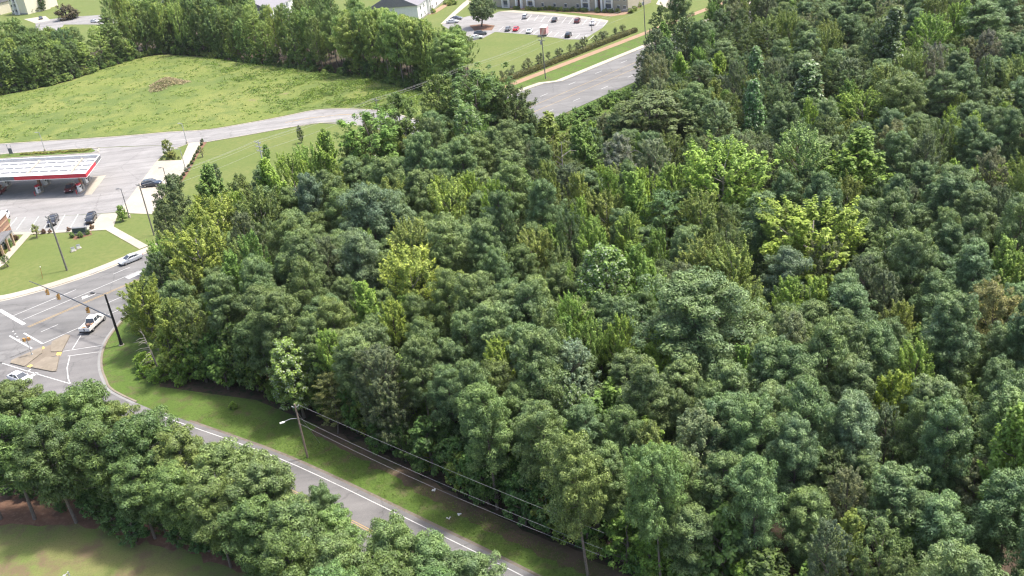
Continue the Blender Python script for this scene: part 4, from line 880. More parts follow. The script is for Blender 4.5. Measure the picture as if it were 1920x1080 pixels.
def car(kind, p_rear, p_front, col, label, group=None, z=.06, cat='car', name='parked_car'):
    a, b = np.array(p_rear[:2]), np.array(p_front[:2]); c = (a+b)/2; rz = ang(a, b); pm = paint(col)
    o = empty(name, (c[0], c[1], z), rz, label, cat, group)
    d = CARS[kind]; W = d['W']
    mb = loft(MB(), [(x, [(w_*.94, zb), (w_, zb+.18), (w_, zt-.18), (w_*.93, zt)]) for x, zb, zt, w_ in d['body']])
    mb.build('body', pm, o, bevel=0, smooth=False)
    r_ = d['roof']; zb = r_[0][1]-.03
    gl = loft(MB(), [(x, [(W*.86, zb), (w_ if z_ > zb+.2 else W*.84, max(z_-.04, zb+.01))]) for x, z_, w_ in r_]); gl.build('window_glass', M_GLASS, o)
    tp = [q for q in r_ if d['top'][0]-.01 <= q[0] <= d['top'][1]+.06]
    rf = loft(MB(), [(x, [(w_+.015, z_-.05), (w_*.9, z_+.005)]) for x, z_, w_ in tp]); rf.build('roof', pm, o)
    for s in (1, -1):
        for (x0, z0, w0), (x1, z1, w1) in ((r_[0], r_[1]), (r_[-1], r_[-2])):
            MB().tube([(x0, s*W*.85, z0-.02), (x1, s*(w1+.01), z1-.03)], .05, 4).build('pillar', pm, o)
        MB().tube([(-.45, s*W*.87, zb), (-.45, s*(r_[2][2]+.015), r_[2][1]-.04)], .045, 4).build('pillar', pm, o)
        MB().box((.75, s*(W+.06), zb+.05), (.16, .16, .12)).build('mirror', pm, o, bevel=.02)
    wheels(o, d['whl'], W, d['wr']); lamps(o, d['L'], W, d['body'][-2][2]-.12, d['body'][0][2]-.02)
    MB().box((d['L']/2-.04, 0, .45), (.1, W*1.1, .18)).build('grille', M_BLACK, o)
    return o
def pickup(p_rear, p_front, col, label, cargo=True, z=.06):
    a, b = np.array(p_rear[:2]), np.array(p_front[:2]); c = (a+b)/2; pm = paint(col)
    o = empty('pickup_truck', (c[0], c[1], z), ang(a, b), label, 'pickup truck'); W = .98
    loft(MB(), [(x, [(w_*.95, zb), (w_, zb+.2), (w_, zt-.15), (w_*.94, zt)]) for x, zb, zt, w_ in [(-.75, .45, 1.18, .97), (1.3, .45, 1.15, .98), (2.3, .45, 1.1, .95), (2.8, .5, 1.0, .86), (2.92, .55, .85, .76)]]).build('body', pm, o)
    bd = MB(); bd.box((-1.85, 0, .62), (2.2, 1.8, .1)); bd.box((-1.85, .93, .88), (2.2, .1, .6)); bd.box((-1.85, -.93, .88), (2.2, .1, .6)); bd.build('bed', pm, o)
    MB().box((-2.93, 0, .88), (.08, 1.8, .58)).build('tailgate', pm, o, bevel=.02)
    MB().box((-3.02, 0, .5), (.14, 1.8, .16)).build('bumper', M_DKMET, o)
    r_ = [(-.85, 1.14, .84), (-.6, 1.82, .72), (.2, 1.9, .72), (.75, 1.84, .72), (1.45, 1.14, .82)]
    loft(MB(), [(x, [(.86, 1.1), (w_ if z_ > 1.3 else .84, max(z_-.05, 1.12))]) for x, z_, w_ in r_]).build('window_glass', M_GLASS, o)
    loft(MB(), [(x, [(w_+.015, z_-.06), (w_*.9, z_)]) for x, z_, w_ in r_[1:4]]).build('roof', pm, o)
    for s in (1, -1):
        for q0, q1 in ((r_[0], r_[1]), (r_[-1], r_[-2])): MB().tube([(q0[0], s*.86, 1.12), (q1[0], s*.73, q1[1]-.04)], .055, 4).build('pillar', pm, o)
        MB().tube([(.2, s*.87, 1.1), (.2, s*.735, 1.85)], .05, 4).build('pillar', pm, o)
        MB().box((1.05, s*1.08, 1.2), (.16, .2, .16)).build('mirror', M_BLACK, o, bevel=.02)
    wheels(o, (1.95, -1.85), .98, .39); lamps(o, 5.9, .95, .88, .92)
    if cargo:
        rr = random.Random(3); cm = [M_DOOR, M_RUST, M_BLACK, M_BRICK, M_DKMET]
        base = np.array([c[0], c[1]])
        for k in range(9):
            q = Matrix.Rotation(o.rotation_euler.z, 3, 'Z')@Vector((-1.0-rr.random()*1.7, rr.uniform(-.6, .6), 0))
            s = rr.uniform(.35, .6); m = MB().box((0, 0, s*.4), (s, s*rr.uniform(.6, 1), s*.8), rr.uniform(0, 3))
            t = m.build('cargo_box', cm[k % 5], None, (c[0]+q.x, c[1]+q.y, z+.66), bevel=.03)
            tag(t, 'brown and black load piled in the white pickup bed', 'cargo box', 'load in the pickup bed')
    return o
G2 = lambda x, y: g(x, y)[:2]
def seg(px, py, dirpx, L):
    """rear and front ground points of a car centred at a pixel, heading towards the second pixel"""
    c = G2(px, py); d = G2(*dirpx)-c; d /= np.linalg.norm(d); return c-d*L/2, c+d*L/2
car('sedan', *seg(246, 491, (150, 530), 4.75), (.42, .45, .49), 'silver sedan driving along the main road beside the pavement', cat='car', name='silver_sedan')
pickup(*seg(177, 612, (215, 575), 5.9), (.72, .72, .70), 'white pickup truck with loaded bed in the slip lane', True)
car('suv', *seg(286, 349, (330, 345), 4.6), (.018, .028, .05), 'dark blue hatchback SUV on the concrete apron', name='parked_suv')
car('suv', *seg(172, 415, (163, 430), 4.7), (.012, .013, .016), 'black SUV parked in the end bay beside the walk', name='parked_suv')
car('suv', *seg(101, 419, (92, 434), 4.6), (.02, .017, .02), 'black SUV with shiny bonnet parked behind the street lamp pole', name='parked_suv')
car('suv', *seg(9, 412, (0, 428), 4.8), (.75, .75, .74), 'white SUV parked beside the brick store corner', name='parked_suv')
car('suv', *seg(133, 358, (122, 372), 4.6), (.11, .012, .02), 'dark maroon SUV at the fuel pump under the canopy', name='parked_suv')
car('sedan', *seg(2, 362, (-12, 376), 4.6), (.22, .02, .03), 'dark red car under the canopy beside the second pump', name='parked_car')
car('sedan', *seg(40, 715, (66, 724), 4.6), (.66, .67, .69), 'white car waiting behind the pine row at the crossing', name='white_car')
for kd, x, y, dx, dy, col, lab in [('sedan', 849, 43, 880, 41, (.74, .74, .74), 'white car parked beside a dark car under the shade tree'), ('sedan', 856, 37, 886, 35, (.13, .14, .16), 'dark grey car parked behind the white car at the path'), ('suv', 901, 66, 928, 63, (.09, .10, .11), 'dark grey SUV parked beside the tree bed'), ('sedan', 893, 73, 918, 70, (.72, .73, .73), 'white car half hidden by the tree belt'),
     ('suv', 985, 34, 992, 24, (.45, .46, .47), 'silver car parked facing the apartments'), ('sedan', 1040, 40, 1047, 30, (.03, .035, .045), 'dark blue car parked facing the apartments'), ('suv', 1083, 42, 1090, 32, (.13, .03, .035), 'maroon SUV parked facing the apartments'), ('sedan', 1112, 46, 1119, 36, (.76, .76, .76), 'white car in the last bay facing the apartments'),
     ('sedan', 953, 57, 960, 48, (.16, .17, .18), 'grey hatchback parked beside the red car'), ('sedan', 968, 57, 975, 49, (.55, .02, .04), 'bright red car parked beside the grey hatchback'), ('sedan', 993, 61, 1000, 52, (.75, .75, .75), 'white car parked beside the striped trailer'), ('suv', 1066, 69, 1073, 60, (.012, .013, .014), 'black SUV parked alone by the hedge lawn')]:
    car(kd, *seg(x, y, (dx, dy), 4.6), col, lab, z=.04)
car('sedan', *seg(77, 36, (84, 44), 4.6), (.05, .06, .08), 'dark blue car parked in front of the cream house', z=.06)
car('sedan', *seg(178, 42, (200, 42), 4.6), (.72, .72, .72), 'white car on the driveway behind the belt trees', z=.05)
car('sedan', *seg(310, 6, (330, 6), 4.6), (.7, .7, .7), 'white car on the lawn road beyond the belt', z=.03)
# striped box trailer
a, b = seg(1021, 66, (1028, 56), 4.2); c = (a+b)/2
o = empty('box_trailer', (*c, .04), ang(a, b), 'tall box trailer with red stripes and white roof in the apartment car park', 'trailer')
MB().box((0, 0, 1.75), (4.2, 2.2, 2.5)).build('box', M_WHITE, o, bevel=.03)
for k in range(5): MB().box((-2.11, -.88+k*.44, 1.75), (.03, .24, 2.3)).build('stripe', M_RED, o)
for k in range(4): MB().box((-1.5+k*1.0, -1.11, 1.75), (.5, .03, 2.3)).build('stripe', M_RED, o)
wheels(o, (-.5, .5), 1.1, .38); MB().box((2.6, 0, .5), (1.1, .12, .12)).build('tow_bar', M_DKMET, o)
# ------------------------------------------------------------------ fuel canopy
cF = np.array([-96.2, 224.2]); e1 = -np.array([.971, -.239]); e2 = np.array([-.09, .996]); LZ = 44.; DZ = 14.7
def cp_(a, b): return cF+e1*a+e2*b
def par(a0, a1, b0, b1): return [tuple(cp_(a0, b0)-cF), tuple(cp_(a1, b0)-cF), tuple(cp_(a1, b1)-cF), tuple(cp_(a0, b1)-cF)]
M_DECK = plain('roof_deck_white', (.50, .50, .495), .6, .12, .6)
can = empty('fuel_canopy', (*cF, 0), 0, 'flat fuel station canopy with red and white fascia and ribbed white roof', 'canopy')
MB().prism(par(.25, LZ, .25, DZ-.25), 4.6, 5.12).build('roof_deck', M_DECK, can)
for b0 in (3.6, 7.0, 10.4): 
    for k in range(16): MB().prism(par(.6+k*2.7, 2.9+k*2.7, b0, b0+1.0), 5.1, 5.17).build('gutter_pan', M_GREYM, can)
MB().prism(par(.3, LZ, 12.9, 14.3), 5.1, 5.18).build('rear_gutter', M_GREYM, can)
for a0 in (4.2, 16.4, 28.6): MB().prism(par(a0, a0+.55, .4, 12.8), 5.12, 5.4).build('roof_rib', M_CONC, can)
for a0, a1, m in ((-.0, 19.5, M_RED), (19.5, 25, M_GREYM), (25, LZ, M_WHITE)): MB().prism(par(a0, a1, -.02, .22), 4.5, 5.45).build('fascia', m, can)
MB().prism(par(-.02, .22, .22, 9.5), 4.5, 5.45).build('fascia', M_RED, can); MB().prism(par(-.02, .22, 9.5, DZ), 4.5, 5.45).build('fascia', M_GREYM, can)
MB().prism(par(.22, LZ, DZ-.22, DZ), 4.5, 5.45).build('fascia', M_WHITE, can)
MB().prism(par(-.05, LZ, -.06, .18), 4.4, 4.5).build('trim', M_WHITE, can); MB().prism(par(-.05, .18, .18, DZ), 4.4, 4.5).build('trim', M_WHITE, can)
MB().prism(par(-.04, LZ, -.05, .2), 5.45, 5.5).build('coping', M_WHITE, can); MB().prism(par(-.04, .2, .2, DZ), 5.45, 5.5).build('coping', M_WHITE, can); MB().prism(par(.2, LZ, DZ-.2, DZ+.03), 5.45, 5.5).build('coping', M_WHITE, can)
for a0 in (3.6, 15.0, 26.4):
    for b0 in (4.2, 10.2):
        p = cp_(a0, b0)-cF; MB().box((p[0], p[1], 2.4), (.55, .55, 4.8), -.24).build('column', M_BRICK, can); MB().box((p[0], p[1], .7), (.8, .8, 1.4), -.24).build('column_base', M_STONE, can)
pk_n = ['beside the maroon SUV', 'beside the dark red car', 'in the next lane']
for i, a0 in enumerate((3.6, 15.0, 26.4)):
    for j, b0 in enumerate((2.6, 8.6)):
        p = cp_(a0+.2, b0); o = empty('fuel_pump', (*p, .05), -.24, 'white fuel pump with red top '+('on the front island ' if j == 0 else 'on the rear island ')+pk_n[i], 'fuel pump')
        MB().box((0, 0, .1), (1.2, 2.4, .2)).build('island', M_CONC, o, bevel=.03); MB().box((0, 0, 1.0), (.6, 1.0, 1.6)).build('cabinet', M_WHITE, o, bevel=.03); MB().box((0, 0, 2.0), (.66, 1.1, .42)).build('header', M_RED, o, bevel=.02)
        for s in (1, -1):
            MB().box((s*.31, 0, 1.35), (.03, .6, .4)).build('display', M_BLACK, o); MB().tube([(s*.33, .4, 1.7), (s*.5, .45, 1.0), (s*.42, .3, .5), (s*.36, .2, 1.1)], .03, 5).build('hose', M_BLACK, o)
        MB().tube([(0, -1.6, 0), (0, -1.6, 1.1)], .09, 8).build('bollard', M_RED, o)
# ------------------------------------------------------------------ store corner
s0 = g(26.6, 445)[:2]; sd1 = np.array([.06, -.998]); sd2 = np.array([-.98, .2]); sd2 /= np.linalg.norm(sd2)
sd1 = G2(1, 474)-s0; sd1 /= np.linalg.norm(sd1); sd2 = np.array([sd1[1], -sd1[0]]); sd2 = sd2 if sd2[0] < 0 else -sd2
def sp(a, b): p = sd1*a+sd2*b; return (p[0], p[1])
st = empty('brick_store', (*s0, 0), 0, 'brick store with stone base and white parapet at the end of the parking bays', 'store')
srz = math.atan2(sd1[1], sd1[0])
MB().prism([sp(0, 0), sp(22, 0), sp(22, 16), sp(0, 16)], 0, 5.6).build('wall', M_BRICK, st)
MB().prism([sp(-.12, -.12), sp(22, -.12), sp(22, 16), sp(-.12, 16)], 0, 1.5).build('stone_base', M_STONE, st)
MB().prism([sp(-.1, -.1), sp(22, -.1), sp(22, 16), sp(-.1, 16)], 2.9, 3.2).build('brick_band', M_BRICKT, st)
MB().prism([sp(-.1, -.1), sp(22, -.1), sp(22, 16), sp(-.1, 16)], 4.3, 4.5).build('brick_band', M_BRICKT, st)
MB().prism([sp(-.2, -.2), sp(22, -.2), sp(22, 16), sp(-.2, 16)], 5.6, 5.8).build('parapet', M_WHITE, st)
MB().prism([sp(5.0, -2.2), sp(12, -2.2), sp(12, -.12), sp(5.0, -.12)], 3.0, 3.4).build('awning', M_GREYM, st)
for a in (5.3, 8.3, 11.6): MB().box((*sp(a, -1.9), 1.5), (.4, .4, 3.0), srz).build('pillar', M_BRICKT, st)
for a in (6.2, 7.2, 9.4, 10.4):
    f = MB().box((*sp(a, -.1), 1.9), (.9, .12, 2.0), srz).build('window', M_WHITE, st); MB().box((*sp(a, -.17), 1.9), (.75, .06, 1.8), srz).build('pane', M_GLASS, f)
# ------------------------------------------------------------------ poles and lines
def wood_pole(base, h, label, arm=True, lamp=None, mat=None, rz=0., transformer=True, r=.16, arms=1):
    o = empty('utility_pole', (*base[:2], 0), rz, label, 'utility pole')
    MB().tube([(0, 0, -.1), (0, 0, h*.5), (0, 0, h)], [r, r*.88, r*.72], 8).build('shaft', mat or M_WOODG, o)
    if arm:
        for k in range(arms):
            MB().box((0, .16, h-.4-k*1.0), (2.4, .12, .14)).build('crossarm', mat or M_WOODG, o)
            for x in (-1.1, -.45, .45, 1.1): MB().tube([(x, .16, h-.33-k*1.0), (x, .16, h-.1-k*1.0)], .06, 6).build('insulator', M_GALV, o)
    else:
        for s in (1, -1): MB().tube([(s*.12, 0, h-.5), (s*.45, 0, h-.3)], .06, 6).build('insulator', M_GALV, o)
    if transformer: MB().tube([(.42, .0, h-2.6), (.42, 0, h-1.6)], .26, 10).build('transformer', M_GALV, o)
    if lamp is not None:
        d = np.array(lamp)/np.linalg.norm(lamp); z = h*.74
        ab = MB().tube([(d[0]*.1, d[1]*.1, z), (d[0]*.9, d[1]*.9, z+.25), (d[0]*1.7, d[1]*1.7, z+.15)], .035, 6).build('lamp_arm', M_GALV, o)
        MB().box((d[0]*2.0, d[1]*2.0, z+.1), (.65, .28, .16), math.atan2(d[1], d[0])).build('lamp_head', M_LAMPW, ab, bevel=.04)
    return o
rz_u = math.atan2(RU[1], RU[0]); HP = 11.5
PU = dict(B=7.9, C=26.9, D=56., E=90.5, E2=121., F=152.7, G=203.)
wood_pole(R(7.9, 22.5), HP, 'weathered grey utility pole with crossarm on the lawn beside the main road', rz=rz_u+1.57, r=.2)
wood_pole(R(26.9, 22.5), HP, 'dark utility pole beside the path at the wood corner', rz=rz_u+1.57, transformer=False)
wood_pole(R(56, 22.5), HP, 'double crossarm utility pole on the lawn behind the gums', rz=rz_u+1.57, mat=M_GALV, transformer=False, arms=3)
wood_pole(R(90.5, 22.5), HP, 'utility pole at the access road mouth behind the green oak', rz=rz_u+1.57, transformer=False)
wood_pole(R(152.7, 22.1), 12.5, 'tall utility pole with several brackets at the car park verge', rz=rz_u+1.57, arms=2)
wood_pole(R(203, 22.5), 13., 'far utility pole beside the hedge and apartment corner', rz=rz_u+1.57)
pb = g(577, 858)
nrm = np.array([-.676, -.737])
wood_pole(pb, 8.2, 'leaning-look brown utility pole with curved lamp on the side road verge', arm=False, lamp=(-.93, -.36), mat=M_WOOD, transformer=False, r=.15)
def wire(a, b, sag, label, group, r=.022):
    a, b = np.array(a), np.array(b); pts = []
    for t in np.linspace(0, 1, 15): p = a*(1-t)+b*t; p[2] -= sag*4*t*(1-t); pts.append(p)
    o = MB().tube([p-a for p in pts], r, 4).build('power_line', M_WIRE, None, tuple(a)); return tag(o, label, 'power line', group)
seq = ['B', 'C', 'D', 'E', 'E2', 'F', 'G']
for i in range(len(seq)-1):
    a, b = PU[seq[i]], PU[seq[i+1]]
    for off, dz in ((-1.05, 0), (.45, 0), (1.05, 0), (.15, -2.2)):
        wire(R(a, 22.5+off, HP-.15+dz), R(b, 22.5+off, HP-.15+dz), .5, 'thin power line strung between the utility poles along the main road', 'power lines along the main road', .015)
tdir = np.array([.737, -.676])
for off, z, sg in ((.35, 8.0, .35), (-.1, 6.3, .6), (-.1, 5.4, .8)):
    q = pb[:2]+tdir*46+np.array([.676, .737])*(off+.8)
    wire((pb[0]+.676*off, pb[1]+.737*off, z), (q[0], q[1], z-.2), sg, ('top' if z > 7 else 'middle' if z > 6 else 'lowest')+' cable running from the brown utility pole along the wood edge', 'cables along the side road', .015)
wire((pb[0], pb[1], 7.2), (*g(600, 832)[:2], .1), 0, 'guy wire bracing the brown utility pole', None, .015)
# lot lamp posts
def lamp_post(base, h, d, label, mat=None):
    o = empty('lamp_post', (*base[:2], 0), 0, label, 'lamp post', 'forecourt lamp posts')
    MB().tube([(0, 0, 0), (0, 0, .7)], .3, 10).build('footing', M_CONC, o); MB().tube([(0, 0, .6), (0, 0, h)], [.11, .075], 8).build('shaft', mat or M_GREYMD, o)
    d = np.array(d, float)/np.linalg.norm(d); ab = MB().tube([(0, 0, h-.1), (d[0]*.5, d[1]*.5, h)], .04, 6).build('arm', mat or M_GREYMD, o)
    MB().box((d[0]*.8, d[1]*.8, h), (.7, .34, .12), math.atan2(d[1], d[0])).build('lamp_head', mat or M_GREYMD, ab, bevel=.03)
lamp_post(g(243, 408), 6.8, (-1, .2), 'slim dark lamp post beside the young tree on the lawn corner'); lamp_post(g(317, 355), 5.4, (-1, .2), 'slim dark lamp post on the concrete apron beside the blue SUV'); lamp_post(g(348, 318), 5.4, (-1, .2), 'pale lamp post at the planting bed', M_GALV); lamp_post(g(351, 270), 5.8, (-1, .2), 'grey lamp post at the grass island corner', M_GALV); lamp_post(g(85, 284), 5.6, (-1, 0), 'grey lamp post in the planter strip behind the canopy', M_GALV)
lamp_post(g(1110, 58), 5., (-1, 0), 'lamp post by the white car in the apartment car park', M_GREYMD)
p = g(127, 1072, 5.6); lamp_post((p[0], p[1], 0), 5.6, (-.3, -1), 'pale lamp post standing on the near lawn', M_GALV)
# banner frame
o = empty('banner_frame', (*g(22, 291)[:2], 0), -.2, 'thin metal banner frame standing in the planter strip', 'banner frame')
for x in (-.55, .55): MB().tube([(x, 0, 0), (x, 0, 3.2)], .05, 6).build('post', M_GREYM, o)
MB().box((0, 0, 3.15), (1.2, .08, .12)).build('rail', M_WHITE, o); MB().box((0, 0, 1.2), (1.1, .03, 1.6)).build('panel', M_GREYM, o)
# ------------------------------------------------------------------ signal mast
mp = g(228, 647); o = empty('signal_mast', (*mp[:2], 0), 0, 'black traffic signal mast with a long arm over the main road', 'signal mast')
MB().tube([(0, 0, 0), (0, 0, .12)], .45, 12).build('footing', M_CONC, o); MB().tube([(0, 0, .1), (0, 0, .45)], .3, 10).build('base_flange', M_DKMET, o)
MB().tube([(0, 0, .1), (0, 0, 4.6), (0, 0, 9.3)], [.24, .2, .15], 10).build('shaft', M_DKMET, o)
ae = g(55, 527, 6.6)-np.array([*mp[:2], 0]); a0 = np.array([0, 0, 5.0])
def ap(t): return a0+(ae-a0)*t+np.array([0, 0, .25*math.sin(t*3.14)])
arm = MB().tube([ap(t) for t in np.linspace(0, 1, 9)], np.linspace(.16, .06, 9).tolist(), 8).build('mast_arm', M_GREYMD, o)
lu = MB().tube([(0, 0, 9.2), (-1.0, .6, 9.35), (-2.0, 1.0, 9.3)], .035, 6).build('lamp_arm', M_GREYMD, o); MB().box((-2.4, 1.2, 9.3), (.9, .3, .14), 2.7).build('lamp_head', M_DKMET, lu, bevel=.03)
def signal_head(loc, rz, label):
    h = empty('traffic_signal', loc, rz, label, 'traffic signal', 'traffic signals on the mast arm')
    MB().box((0, 0, -.55), (.34, .3, 1.05)).build('housing', M_SIGY, h, bevel=.03); MB().tube([(0, 0, .15), (0, 0, 0)], .04, 6).build('hanger', M_GREYM, h)
    for k, c in enumerate((M_LAMPR, M_SIGY, M_GREENB)):
        L_ = MB().tube([(.15, 0, -.23-k*.32), (.2, 0, -.23-k*.32)], .11, 8).build('lens', c, h); MB().tube([(.16, 0, -.23-k*.32), (.38, 0, -.25-k*.32)], .13, 8, cap=False).build('visor', M_SIGY, L_)
for t, lab in ((.78, 'yellow traffic signal hanging above the far lane, outermost on the mast arm'), (.64, 'yellow traffic signal hanging above the lane line, second on the mast arm'), (.29, 'traffic signal hanging closest to the mast shaft')):
    q = ap(t)+np.array([*mp[:2], 0]); signal_head((q[0], q[1], q[2]-.25), rz_u+math.pi, lab)
# pedestrian signal post on island
q = g(61, 667); o = empty('pedestrian_signal', (*q[:2], .2), 0, 'pedestrian signal post with orange heads on the traffic island', 'pedestrian signal')
MB().tube([(0, 0, 0), (0, 0, 3.2)], [.07, .055], 8).build('shaft', M_GALV, o); MB().tube([(0, 0, 0), (0, 0, .15)], .18, 8).build('base_flange', M_GALV, o)
for s in (1, -1): h_ = MB().box((s*.32, .1*s, 2.9), (.45, .4, .55), .6*s).build('signal_head', M_SIGY, o, bevel=.03); MB().box((s*.32, -.14, 2.9), (.3, .05, .36)).build('lens', M_RUST, h_)
# ------------------------------------------------------------------ lawn furniture
o = empty('monument_sign', (*g(152, 440)[:2], 0), -.12, 'low dark monument sign with pale frame among shrubs by the parking bays', 'sign')
MB().box((0, 0, .25), (3.2, .9, .5)).build('base', M_STONE, o); MB().box((0, 0, 1.0), (2.8, .4, 1.1)).build('panel', M_GREENB, o, bevel=.03); MB().box((0, 0, 1.6), (3.0, .6, .14)).build('cap', M_GREYM, o)
for s in (1, -1): MB().box((s*1.48, 0, .95), (.2, .6, 1.5)).build('pillar', M_GREYM, o)
for i, (x, y) in enumerate(((138, 471), (148, 466))):
    o = empty('utility_box', (*g(x, y)[:2], 0), .5, ('white utility box on a pad, the one closer to the monument sign' if i else 'white utility box on a pad, the one farther from the monument sign'), 'utility box')
    MB().box((0, 0, .06), (1.1, .8, .12)).build('pad', M_CONC, o); MB().box((0, 0, .45), (.7, .5, .7)).build('cabinet', M_WHITE, o, bevel=.04); MB().box((0, 0, .82), (.76, .56, .06)).build('lid', M_GREYM, o)
o = empty('marker_post', (*g(80, 522)[:2], 0), 0, 'thin pale marker post leaning on the lawn behind the signal arm', 'marker post'); MB().tube([(0, 0, 0), (.25, .1, 2.4)], .045, 6).build('shaft', M_SIGY, o); MB().box((.25, .1, 2.4), (.12, .1, .2)).build('cap', M_WHITE, o)
for i, (x, y, s) in enumerate(((813, 920, .2), (862, 966, .2), (841, 973, .16))):
    mm = MB(); r_ = random.Random(i)
    for k in range(3): mm.box((r_.uniform(-.2, .2), r_.uniform(-.2, .2), s*.4), (s*1.5, s, s*.8), r_.uniform(0, 3))
    tag(mm.build('litter_bag', M_WHITE, None, (*g(x, y)[:2], 0), bevel=.05), 'small white litter bag lying on the side road verge', 'litter bag', 'litter on the side road verge')
# shrubs and small trees on the station grounds
SHB = (.075, .12, .04); n_ = 0
for t in np.linspace(0, 1, 13):
    x, y = 380+(330-380)*t+4*math.sin(t*3), 266+(350-266)*t; tree('bush', G2(x, y), .8, .55, 'small clipped dark shrub in the bed along the concrete apron', 'shrubs in the apron bed', (.035, .055, .022), .1)
for x, y, h in ((303, 300, .6), (315, 300, .6), (327, 299, .6), (336, 298, .6)): tree('bush', G2(x, y), h, .5, 'tiny shrub on the kerb of the grass island', 'shrubs on the grass island', (.06, .08, .03), .1)
tree('small', G2(317, 293), 4.2, 1.5, 'young light green tree on the grass island', None, (.13, .155, .06), .05)
tree('bush', G2(322, 297), 1.6, 1.3, 'olive shrub under the young tree on the grass island', None, (.11, .12, .035), .05)
tree('small', G2(231, 414), 3.6, 1.2, 'young green tree on the lawn corner beside the lamp post', None, (.10, .16, .035), .05)
tree('sapling', G2(69, 446), 2.8, 1.1, 'yellow-green ornamental shrub at the lawn edge by the bays', None, (.13, .15, .035), .05)
tree('sapling', G2(16, 500), 2.4, 1.0, 'spiky young plant beside the diagonal walk', None, (.08, .11, .05), .05)
for x, y, h, lab, tn in ((84, 437, .9, 'reddish round shrub beside the ornamental shrub', (.09, .05, .03)), (96, 436, .8, 'reddish round shrub behind the grey pole', (.09, .05, .03)), (128, 434, .9, 'reddish shrub at the end of the monument sign bed', (.09, .05, .03)), (171, 430, 1.0, 'rusty shrub at the right of the monument sign', (.10, .06, .03)), (135, 445, 1.1, 'green shrub at the left of the monument sign', SHB), (153, 444, 1.1, 'green shrub in front of the monument sign', SHB), (166, 440, 1.0, 'dark shrub touching the monument sign pillar', SHB), (30, 450, 1.0, 'dark red shrub at the store corner', (.07, .045, .03)), (20, 458, 1.1, 'green shrub by the store awning', SHB), (16, 464, 1.1, 'dark green shrub by the store pillar', SHB), (6, 478, 1.2, 'olive shrub below the store', (.12, .12, .03))):
    tree('bush', G2(x, y), h, h*.7, lab, None, tn, .05)
flat('planting_bed', P([(128, 440), (170, 432), (173, 440), (140, 450)]), .018, M_MULCH)
for t in np.linspace(0, 1, 22): tree('bush', G2(40+128*t, 291-8*t+fr.uniform(-1, 1)), .6, .7, 'low dry grass clump in the planter strip behind the canopy', 'clumps in the planter strip', (.17, .17, .055), .15)
tree('small', G2(410, 345), 5., 1.1, 'thin young pine-like tree on the lawn in front of the gums', None, (.075, .11, .045)); tree('small', G2(565, 268), 4.5, .9, 'spindly sapling on the lawn by the access road', None, (.09, .12, .05)); tree('small', G2(502, 300), 4., 1.2, 'young green tree at the foot of the double crossarm pole', None, (.085, .14, .035)); tree('sapling', G2(380, 295), 2.6, .8, 'tiny sapling on the mulch beside the apron bed', None, (.12, .13, .06))
# bare dead tree leaning on the wood edge
o = empty('dead_tree', (*g(296, 690)[:2], 0), 0, 'bare grey dead tree at the wood edge facing the signal mast', 'dead tree')
MB().tube([(0, 0, 0), (-.3, .1, 3), (-.9, .2, 7)], [.16, .12, .03], 7).build('trunk', M_BARKL, o); rr = random.Random(5)
for k in range(14):
    z = 1.2+k*.35; a = rr.uniform(2.2, 4.6); L = rr.uniform(1.2, 2.6); MB().tube([(-.1*z/1, .02*z, z), (-.1*z+math.cos(a)*L*.6, math.sin(a)*L*.6, z+L*.15), (-.1*z+math.cos(a)*L, math.sin(a)*L, z+L*.05)], [.05, .03, .012], 4).build('branch', M_BARKL, o)
for (x, y, hz_, lab) in ((1165, 292, 15, 'bare grey snag beside the grey thin-crowned oak'), (1357, 690, 12, 'bare pale snag below the very wide pine'), (1372, 470, 13, 'bare grey snag at the brink of the dark gap'), (1050, 300, 15, 'bare snag near the mid-green verge gum')):
    c_ = copy_tree(o); c_.location = (*g(x, y, hz_*.8)[:2], 0); c_.scale = (1.5, 1.5, hz_/7); c_.rotation_euler = (0, 0, x*.1); c_['label'] = lab
